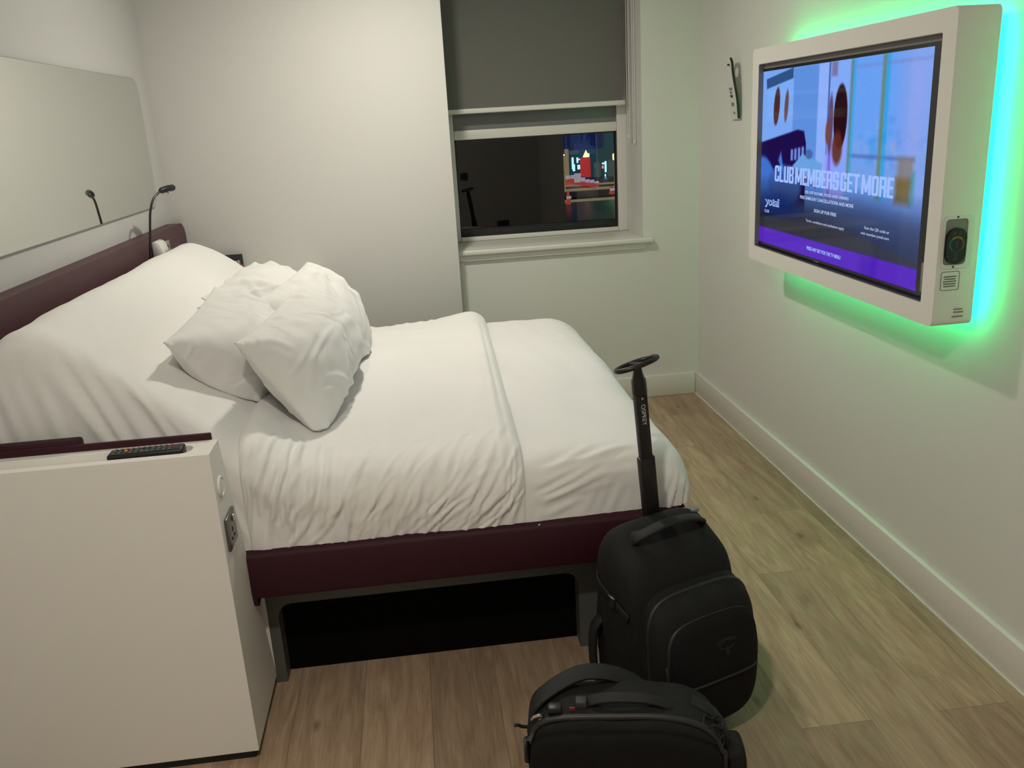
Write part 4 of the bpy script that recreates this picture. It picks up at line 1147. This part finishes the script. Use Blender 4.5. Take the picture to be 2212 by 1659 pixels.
def far(px, py, Y):
    """point on the plane y=Y seen at photo position px,py (survey helper, evaluated once)"""
    f = 1867.79; R = RC
    d = R.T@A((px-1106)/f, (py-829.5)/f, 1); k = (Y-CYc)/d[1]; return A(CX, CYc, CZ)+d*k
yaw, pit, rol = 1.00632382e-01, 2.96276990e-01, 5.85061903e-02
f_ = A(math.sin(yaw)*math.cos(pit), math.cos(yaw)*math.cos(pit), -math.sin(pit)); r_ = A(math.cos(yaw), -math.sin(yaw), 0); d_ = np.cross(f_, r_)
RC = np.array([math.cos(rol)*r_+math.sin(rol)*d_, -math.sin(rol)*r_+math.cos(rol)*d_, f_])
def fbox(px0, py0, px1, py1, Y, dep=.3):
    a = far(px0, py1, Y); b = far(px1, py0, Y); return (a[0], Y, a[2]), (b[0], Y+dep, b[2])
# near building wing that hides the left part of the view
w0 = far(1219, 400, 20)
nb = thing('building_wing', (w0[0]-6, 20, GZ), 'unlit dark building filling the left of the window view', 'building')
obj('wall', M().box((w0[0]-14, 20, GZ), (w0[0], 24, 12)), 'dark', nb)
obj('cornice', M().box((w0[0]-14, 19.8, 8), (w0[0]+.05, 20, 8.3)), 'dark', nb)
sb = thing('shop_building', (far(1280, 400, 54)[0], 54, GZ), 'shop front with bright cool windows across the night street', 'building')
obj('facade', M().box(*fbox(1180, 270, 1400, 400, 54.5, 3)), 'teal', sb)
obj('upper_floor', M().box(*fbox(1180, 200, 1302, 328, 54, .3)), 'navy', sb)
obj('upper_floor', M().box(*fbox(1302, 200, 1400, 332, 54, .3)), 'teal', sb)
for r in ((1222, 322, 1228, 392), (1236, 340, 1239, 366), (1238, 355, 1242, 370), (1246, 340, 1249, 352), (1250, 343, 1253, 346), (1248, 356, 1253, 366), (1301, 351, 1309, 355), (1307, 348, 1310, 372), (1307, 376, 1309, 382)):
    obj('lit_window', M().box(*fbox(*r, 53.9, .1)), 'cool' if r[0] != 1222 else MT['tan'], sb)
for r in ((1230, 325, 1250, 334), (1284, 350, 1296, 384), (1314, 345, 1324, 385)):
    obj('dim_window', M().box(*fbox(*r, 53.9, .1)), emat('dim_window', srgb(78, 96, 96), .5), sb)
obj('red_light', M().box(*fbox(1301, 358, 1304, 364, 53.8, .1)), emat('red_glow', srgb(255, 120, 110), 1.3), sb)
ko = thing('red_kiosk', (far(1266, 383, 50)[0], 50, GZ), 'tall red lit kiosk with glowing top across the street', 'kiosk')
obj('red_panel', M().box(*fbox(1258, 341, 1266, 381, 50, .6)), 'redl', ko)
obj('red_panel', M().box(*fbox(1267, 341, 1275, 383, 50, .6)), 'redl', ko)
a, b = fbox(1262, 329, 1273, 340, 50, .5)
obj('lit_top', M().add([(a[0], 50, a[2]), (b[0], 50, a[2]), (b[0], 50.5, a[2]), (a[0], 50.5, a[2]), ((a[0]+b[0])/2, 50.25, b[2]+.15)], [(0, 1, 4), (1, 2, 4), (2, 3, 4), (3, 0, 4), (0, 3, 2, 1)]), 'warm', ko)
obj('lit_band', M().box(*fbox(1262, 331, 1273, 339, 49.95, .05)), 'warm', ko)
for i, (px, py, top, lab) in enumerate(((1329, 400, 332, 'street lamp with warm lantern at the right edge of the window view'), (1220, 392, 323, 'slim street lamp with small warm light beside the dark building'))):
    Y = 44
    p0 = far(px, py, Y); p1 = far(px, top, Y); hh = .11 if i == 0 else .04
    t = thing('street_lamp', (p0[0], Y, GZ), lab, 'street lamp')
    obj('post', M().tube([(p0[0], Y, GZ), (p0[0], Y, p1[2]-.3)], .06 if i == 0 else .05, 8), MT['tan'], t)
    obj('lantern', M().lathe([(.06, 0), (.12, .05), (.13, .32), (.02, .40)] if i == 0 else [(.02, 0), (.05, .03), (.05, .08), (.01, .1)], (p0[0], Y, p1[2]-.35), 2, 10), 'warm', t)
bars = [(1222, 1232, 379, 393, 'white barrier panel nearest the dark building'), (1233, 1240, 378, 392, 'second white barrier panel from the dark building'), (1241, 1255, 374, 400, 'tallest white barrier panel on a red base below the kiosk'), (1256, 1264, 383, 398, 'white barrier panel just right of the tallest one'), (1265, 1274, 387, 400, 'middle panel of the white barrier run'), (1275, 1284, 388, 401, 'second panel from the right end of the barrier run'), (1285, 1294, 391, 402, 'white barrier panel at the right end of the run')]
for i, (x0, x1, y0, y1, lab) in enumerate(bars):
    Y = 48-i*.5
    a, b = fbox(x0, y0, x1, y1-5, Y, .08); a2, b2 = fbox(x0, y1-6, x1, y1+1, Y-.1, .3)
    t = thing('street_barrier', ((a[0]+b[0])/2, Y, GZ), lab, 'barrier', 'white street barriers')
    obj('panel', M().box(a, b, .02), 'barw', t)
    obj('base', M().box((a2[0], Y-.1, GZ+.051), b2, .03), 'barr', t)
for px0, px1, py0, py1, Y, lab in ((1224, 1233, 414, 424, 36, 'red and white cone shaped marker low in the window view'), (1318, 1328, 402, 413, 40, 'pink red marker block at the right of the street')):
    a, b = fbox(px0, py0, px1, py1, Y, .3)
    t = thing('street_marker', ((a[0]+b[0])/2, Y, GZ), lab, 'marker')
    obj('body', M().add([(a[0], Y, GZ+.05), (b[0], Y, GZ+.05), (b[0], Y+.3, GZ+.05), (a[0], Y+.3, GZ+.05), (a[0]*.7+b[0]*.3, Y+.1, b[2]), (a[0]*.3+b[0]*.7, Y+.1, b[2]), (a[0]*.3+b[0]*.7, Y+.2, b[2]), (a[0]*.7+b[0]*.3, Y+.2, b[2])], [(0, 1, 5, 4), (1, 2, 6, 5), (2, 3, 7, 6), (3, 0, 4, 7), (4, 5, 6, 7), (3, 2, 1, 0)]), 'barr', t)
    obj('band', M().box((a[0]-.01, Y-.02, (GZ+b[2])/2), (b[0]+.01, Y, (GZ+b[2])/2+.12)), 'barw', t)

# ------------------------------------------------------------------ lights
def downlight(name, loc, power, size=.11, color=(1, .93, .81)):
    L = bpy.data.lights.new(name, 'AREA'); L.shape = 'DISK'; L.size = size; L.energy = power; L.color = color
    o = bpy.data.objects.new(name, L); col.objects.link(o); o.location = loc; return o
downlight('ceiling_downlight', (-1.52, -1.14, CEIL-.012), 19.8)
downlight('ceiling_downlight', (-1.72, -4.05, CEIL-.012), 23.5)
for x, y, lab in ((-1.52, -1.14, 'recessed ceiling downlight above the bed'), (-1.72, -4.05, 'recessed ceiling downlight near the entrance')):
    t = thing('ceiling_downlight_trim', (x, y, CEIL-.01), lab, 'downlight')
    obj('trim_ring', M().plate(circ(0, 0, .075, 32), [circ(0, 0, .06, 32)], (x, y, CEIL-.008), (1, 0, 0), (0, 1, 0), .0075), 'whitep', t)

w = bpy.data.worlds.new('night'); sc.world = w; w.use_nodes = True
bg = w.node_tree.nodes['Background']; bg.inputs['Color'].default_value = srgb(20, 30, 70); bg.inputs['Strength'].default_value = .06

# ------------------------------------------------------------------ camera
cam = bpy.data.cameras.new('camera'); co = bpy.data.objects.new('camera', cam); col.objects.link(co)
cam.sensor_width = 36; cam.lens = 1867.79/2212*36; cam.clip_start = .05; cam.clip_end = 300
mw = Matrix(((RC[0][0], -RC[1][0], -RC[2][0], CX), (RC[0][1], -RC[1][1], -RC[2][1], CYc), (RC[0][2], -RC[1][2], -RC[2][2], CZ), (0, 0, 0, 1)))
co.matrix_world = mw
sc.camera = co
sc.view_settings.view_transform = 'Standard'
sc.view_settings.look = 'None'
sc.view_settings.exposure = 0
sc.cycles.use_denoising = True
sc.cycles.max_bounces = 8
sc.cycles.diffuse_bounces = 5
sc.cycles.use_adaptive_sampling = True
sc.cycles.adaptive_threshold = .035
sc.cycles.sample_clamp_indirect = 6
